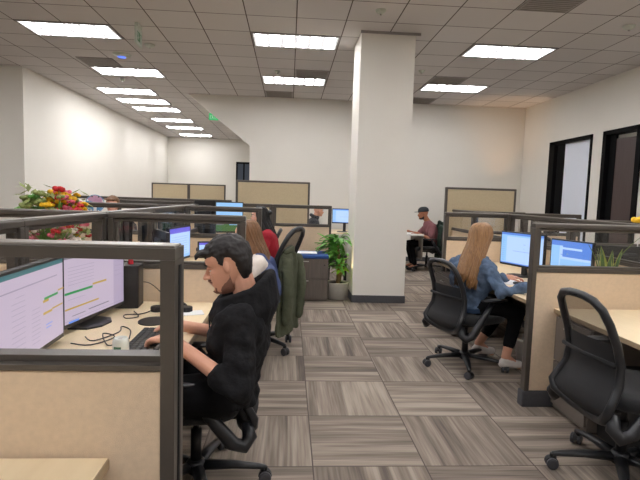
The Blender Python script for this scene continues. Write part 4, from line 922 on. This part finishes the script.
# ------------------------------------------------------------------ flowers at the left
def blossom(b, c, r, rnd, mi):
    b.m = mi
    for k in range(6):
        a = 2*PI*k/6+rnd.random(); b.ball((c[0]+math.cos(a)*r*.6, c[1]+math.sin(a)*r*.6, c[2]+rnd.uniform(-.3, .3)*r), (r*.55, r*.55, r*.4), 6, 4)
    b.ball((c[0], c[1], c[2]+r*.2), r*.4, 6, 4)
def bouquet(x, y, label, spec, vase_h, rad, zlo, zhi, n, leaves=40, seed=2):
    t = thing('flower_arrangement', label, 'flower arrangement', (x, y, D)); rnd = random.Random(seed)
    MB().lathe((0, 0, 0), [(.07, 0), (.10, vase_h*.5), (.07, vase_h), (.06, vase_h)], 20).build('vase', M['plastic'], t, smooth=True)
    st = MB(); fl = {}
    for k in range(n):
        u, v, w_ = rnd.uniform(-1, 1), rnd.uniform(-1, 1), rnd.random()
        p = V((u*rad, v*rad*.6, zlo-D+(zhi-zlo)*w_*(1-.25*abs(u))))
        m = spec(u, w_, rnd); st.tube([(u*.03, v*.03, vase_h-.02), p], .003, 5); fl.setdefault(m, []).append(p)
    st.build('stems', M['leaf'], t)
    mats = list(fl)
    for m in mats:
        for p in fl[m]:
            b = MB(); blossom(b, p, rnd.uniform(.024, .046), rnd, 0); b.build('blossom', M[m], t, smooth=True)
    lf = MB()
    for k in range(leaves):
        a = rnd.uniform(0, 2*PI); p = V((rnd.uniform(-1, 1)*rad, rnd.uniform(-.6, .6)*rad, rnd.uniform(zlo, zhi)-D)); d = V((math.cos(a), math.sin(a), rnd.uniform(0, .8)))*.045; q = d.cross(V((0, 0, 1))).normalized()*.018
        lf.quad(p-d, p+q, p+d, p-q)
    lf.build('foliage', [M['palegreen']], t, kind='stuff')
    return t
def sp(u, w_, r):
    if w_ < .55: return r.choice(['pink', 'pink', 'whitep', 'redp', 'palegreen', 'yellow' if u > .1 else 'whitep'])
    if u < -.2: return r.choice(['palegreen', 'palegreen', 'palegreen', 'leaf'])
    return r.choice(['yellow', 'yellow', 'yellow', 'redp', 'pink', 'palegreen'])
bouquet(-1.78, 3.85, 'big arrangement of yellow, pink and green flowers behind the left spine panel', sp, .22, .23, .96, 1.43, 190, 150)
bouquet(-2.05, 2.75, 'low bunch of red flowers at the left edge', lambda u, w_, r: r.choice(['redp', 'redp', 'redp', 'whitep']), .2, .20, 1.0, 1.30, 36, 20, 5)
# fan
t = thing('desk_fan', 'round pink and blue fan above the left partitions', 'desk fan', (-2.36, 6.15, 0), .3)
MB().cyl((0, 0), .10, 0, .02).cyl((0, 0), .018, .02, 1.20, n=12).build('pole', M['plastic'], t)
for k in range(8):
    a = 2*PI*k/8; b = MB(); pts = [(0, 0), (.04, -.035), (.095, -.03), (.1, .02), (.05, .03)]
    b.rings([[(p*math.cos(a)-q*math.sin(a), y, 1.245+p*math.sin(a)+q*math.cos(a)) for p, q in pts] for y in (-.004, .004)]); b.build('blade', M['fanpink' if math.sin(a+.2) > 0 else 'fanblue'], t)
MB().tube([(.104*math.cos(a), 0, 1.245+.104*math.sin(a)) for a in [2*PI*j/32 for j in range(32)]], .005, 6, closed=True).build('guard_ring', M['fanblue'], t)
MB().ball((0, 0, 1.245), .02).build('hub', M['black2'], t)
# dark monitors beyond the spine
for i, (x, y, rz) in enumerate([(-1.42, 4.3, .62), (-1.40, 5.0, .60), (-1.5, 6.2, .65)]):
    monitor((x, y, D), rz, ['dark monitor back beyond the spine, seen through the second window', 'dark monitor beyond the spine behind the violet barred one', 'dark monitor beyond the spine between two others'][i], scr='sky', zc=1.06, w=.5, h=.33)
desk(-1.85, 5.45, -1.155, 7.6, 'desk beyond the left spine with dark monitors', 1)

# ------------------------------------------------------------------ tall plant by the column
t = thing('potted_plant', 'tall leafy green plant in a pale grey pot beside the column', 'potted plant', (.705, 6.78, 0))
MB().lathe((0, 0, 0), [(.13, 0), (.145, .01), (.155, .22), (.158, .235), (.148, .235), (.145, .20), (.002, .20)], 36).build('plant_pot', M['pot'], t, smooth=True)
MB().cyl((0, 0), .145, .195, .212, n=28).build('soil', M['soil'], t)
b = MB(); b.tube([(0, 0, .2), (.01, 0, .45), (-.01, .01, .75)], [.026, .022, .016], 10).tube([(.03, .03, .2), (.06, .02, .5)], [.018, .012], 8).build('cane', M['trunk'], t, smooth=True)
rnd = random.Random(11)
def strap_leaf(b, p, a, L, w_, rise, droop):
    rows = []; d = V((math.cos(a), math.sin(a), 0)); s_ = V((-math.sin(a), math.cos(a), 0))
    for i in range(7):
        q = i/6; c = V(p)+d*L*q+V((0, 0, rise*q-droop*q*q)); ww = w_*math.sin(PI*min(.98, q*.9+.06))**.8 if q < 1 else .001
        rows.append([c-s_*ww+V((0, 0, .006)), c-V((0, 0, .004)), c+s_*ww+V((0, 0, .006))])
    for i in range(6):
        for j in range(2): b.quad(rows[i][j], rows[i][j+1], rows[i+1][j+1], rows[i+1][j])
for k in range(92):
    q = rnd.random(); z0 = .42+.44*q; a = rnd.uniform(0, 2*PI)
    if k % 3 == 0: a = PI+rnd.uniform(-.9, .5)
    b = MB(); p = V((rnd.uniform(-.05, .05), rnd.uniform(-.04, .04), z0)); L = min(rnd.uniform(.17, .34), .115/max(math.cos(a), .05))
    strap_leaf(b, p, a, L, rnd.uniform(.026, .044), rnd.uniform(.05, .26), rnd.uniform(.08, .25)); b.build('leaf', M['leaf'], t, smooth=True)
for k in range(15):
    b = MB(); a = rnd.uniform(0, 2*PI); strap_leaf(b, (.06, -.04, .36+rnd.random()*.14), a, min(rnd.uniform(.10, .16), .09/max(math.cos(a), .05)), .03, .04, .08); b.build('leaf', M['leafy'], t, smooth=True)
# uplight in the pot
t = thing('plant_light', 'small warm uplight glowing inside the plant pot', 'lamp', (.745, 6.66, .213)); MB().lathe((0, 0, 0), [(.018, 0), (.02, .04), (.016, .04), (.002, .03)], 14).build('lamp_housing', M['black'], t)
ld = bpy.data.lights.new('bulb', 'SPOT'); ld.energy = 12; ld.color = (1, .75, .45); ld.spot_size = 1.1; ld.shadow_soft_size = .01
lo = bpy.data.objects.new('bulb', ld); COL.objects.link(lo); lo.parent = t; lo.location = (0, 0, .05); lo.rotation_euler = (PI+.1, .1, 0)
# black chair base metal behind the pot, drawn as a rough tapered bundle
o = MB().tube([(0, 0, 0), (.01, 0, .2), (-.01, 0, .38), (.02, .01, .46)], [.03, .035, .03, .012], 10).build('umbrella', M['black'], smooth=True); o.location = (.87, 7.33, 0); tag(o, 'folded black umbrella leaning behind the plant pot', 'umbrella')
# corner uplight behind the far right partitions
t = thing('floor_lamp', 'warm uplight glowing in the back right corner behind partitions', 'lamp', (4.75, 10.55, 0))
MB().cyl((0, 0), .13, 0, .02).cyl((0, 0), .014, .02, .95, n=12).build('pole', M['black'], t); MB().lathe((0, 0, 0), [(.03, .95), (.12, 1.05), (.115, 1.05), (.025, .96)], 24).build('lamp_shade', M['black'], t)
ld = bpy.data.lights.new('bulb', 'SPOT'); ld.energy = 70; ld.color = (1, .62, .34); ld.spot_size = 1.0; ld.spot_blend = .8; ld.shadow_soft_size = .05
lo = bpy.data.objects.new('bulb', ld); COL.objects.link(lo); lo.parent = t; lo.location = (0, 0, 1.04); lo.rotation_euler = (PI-.08, 0, 0)
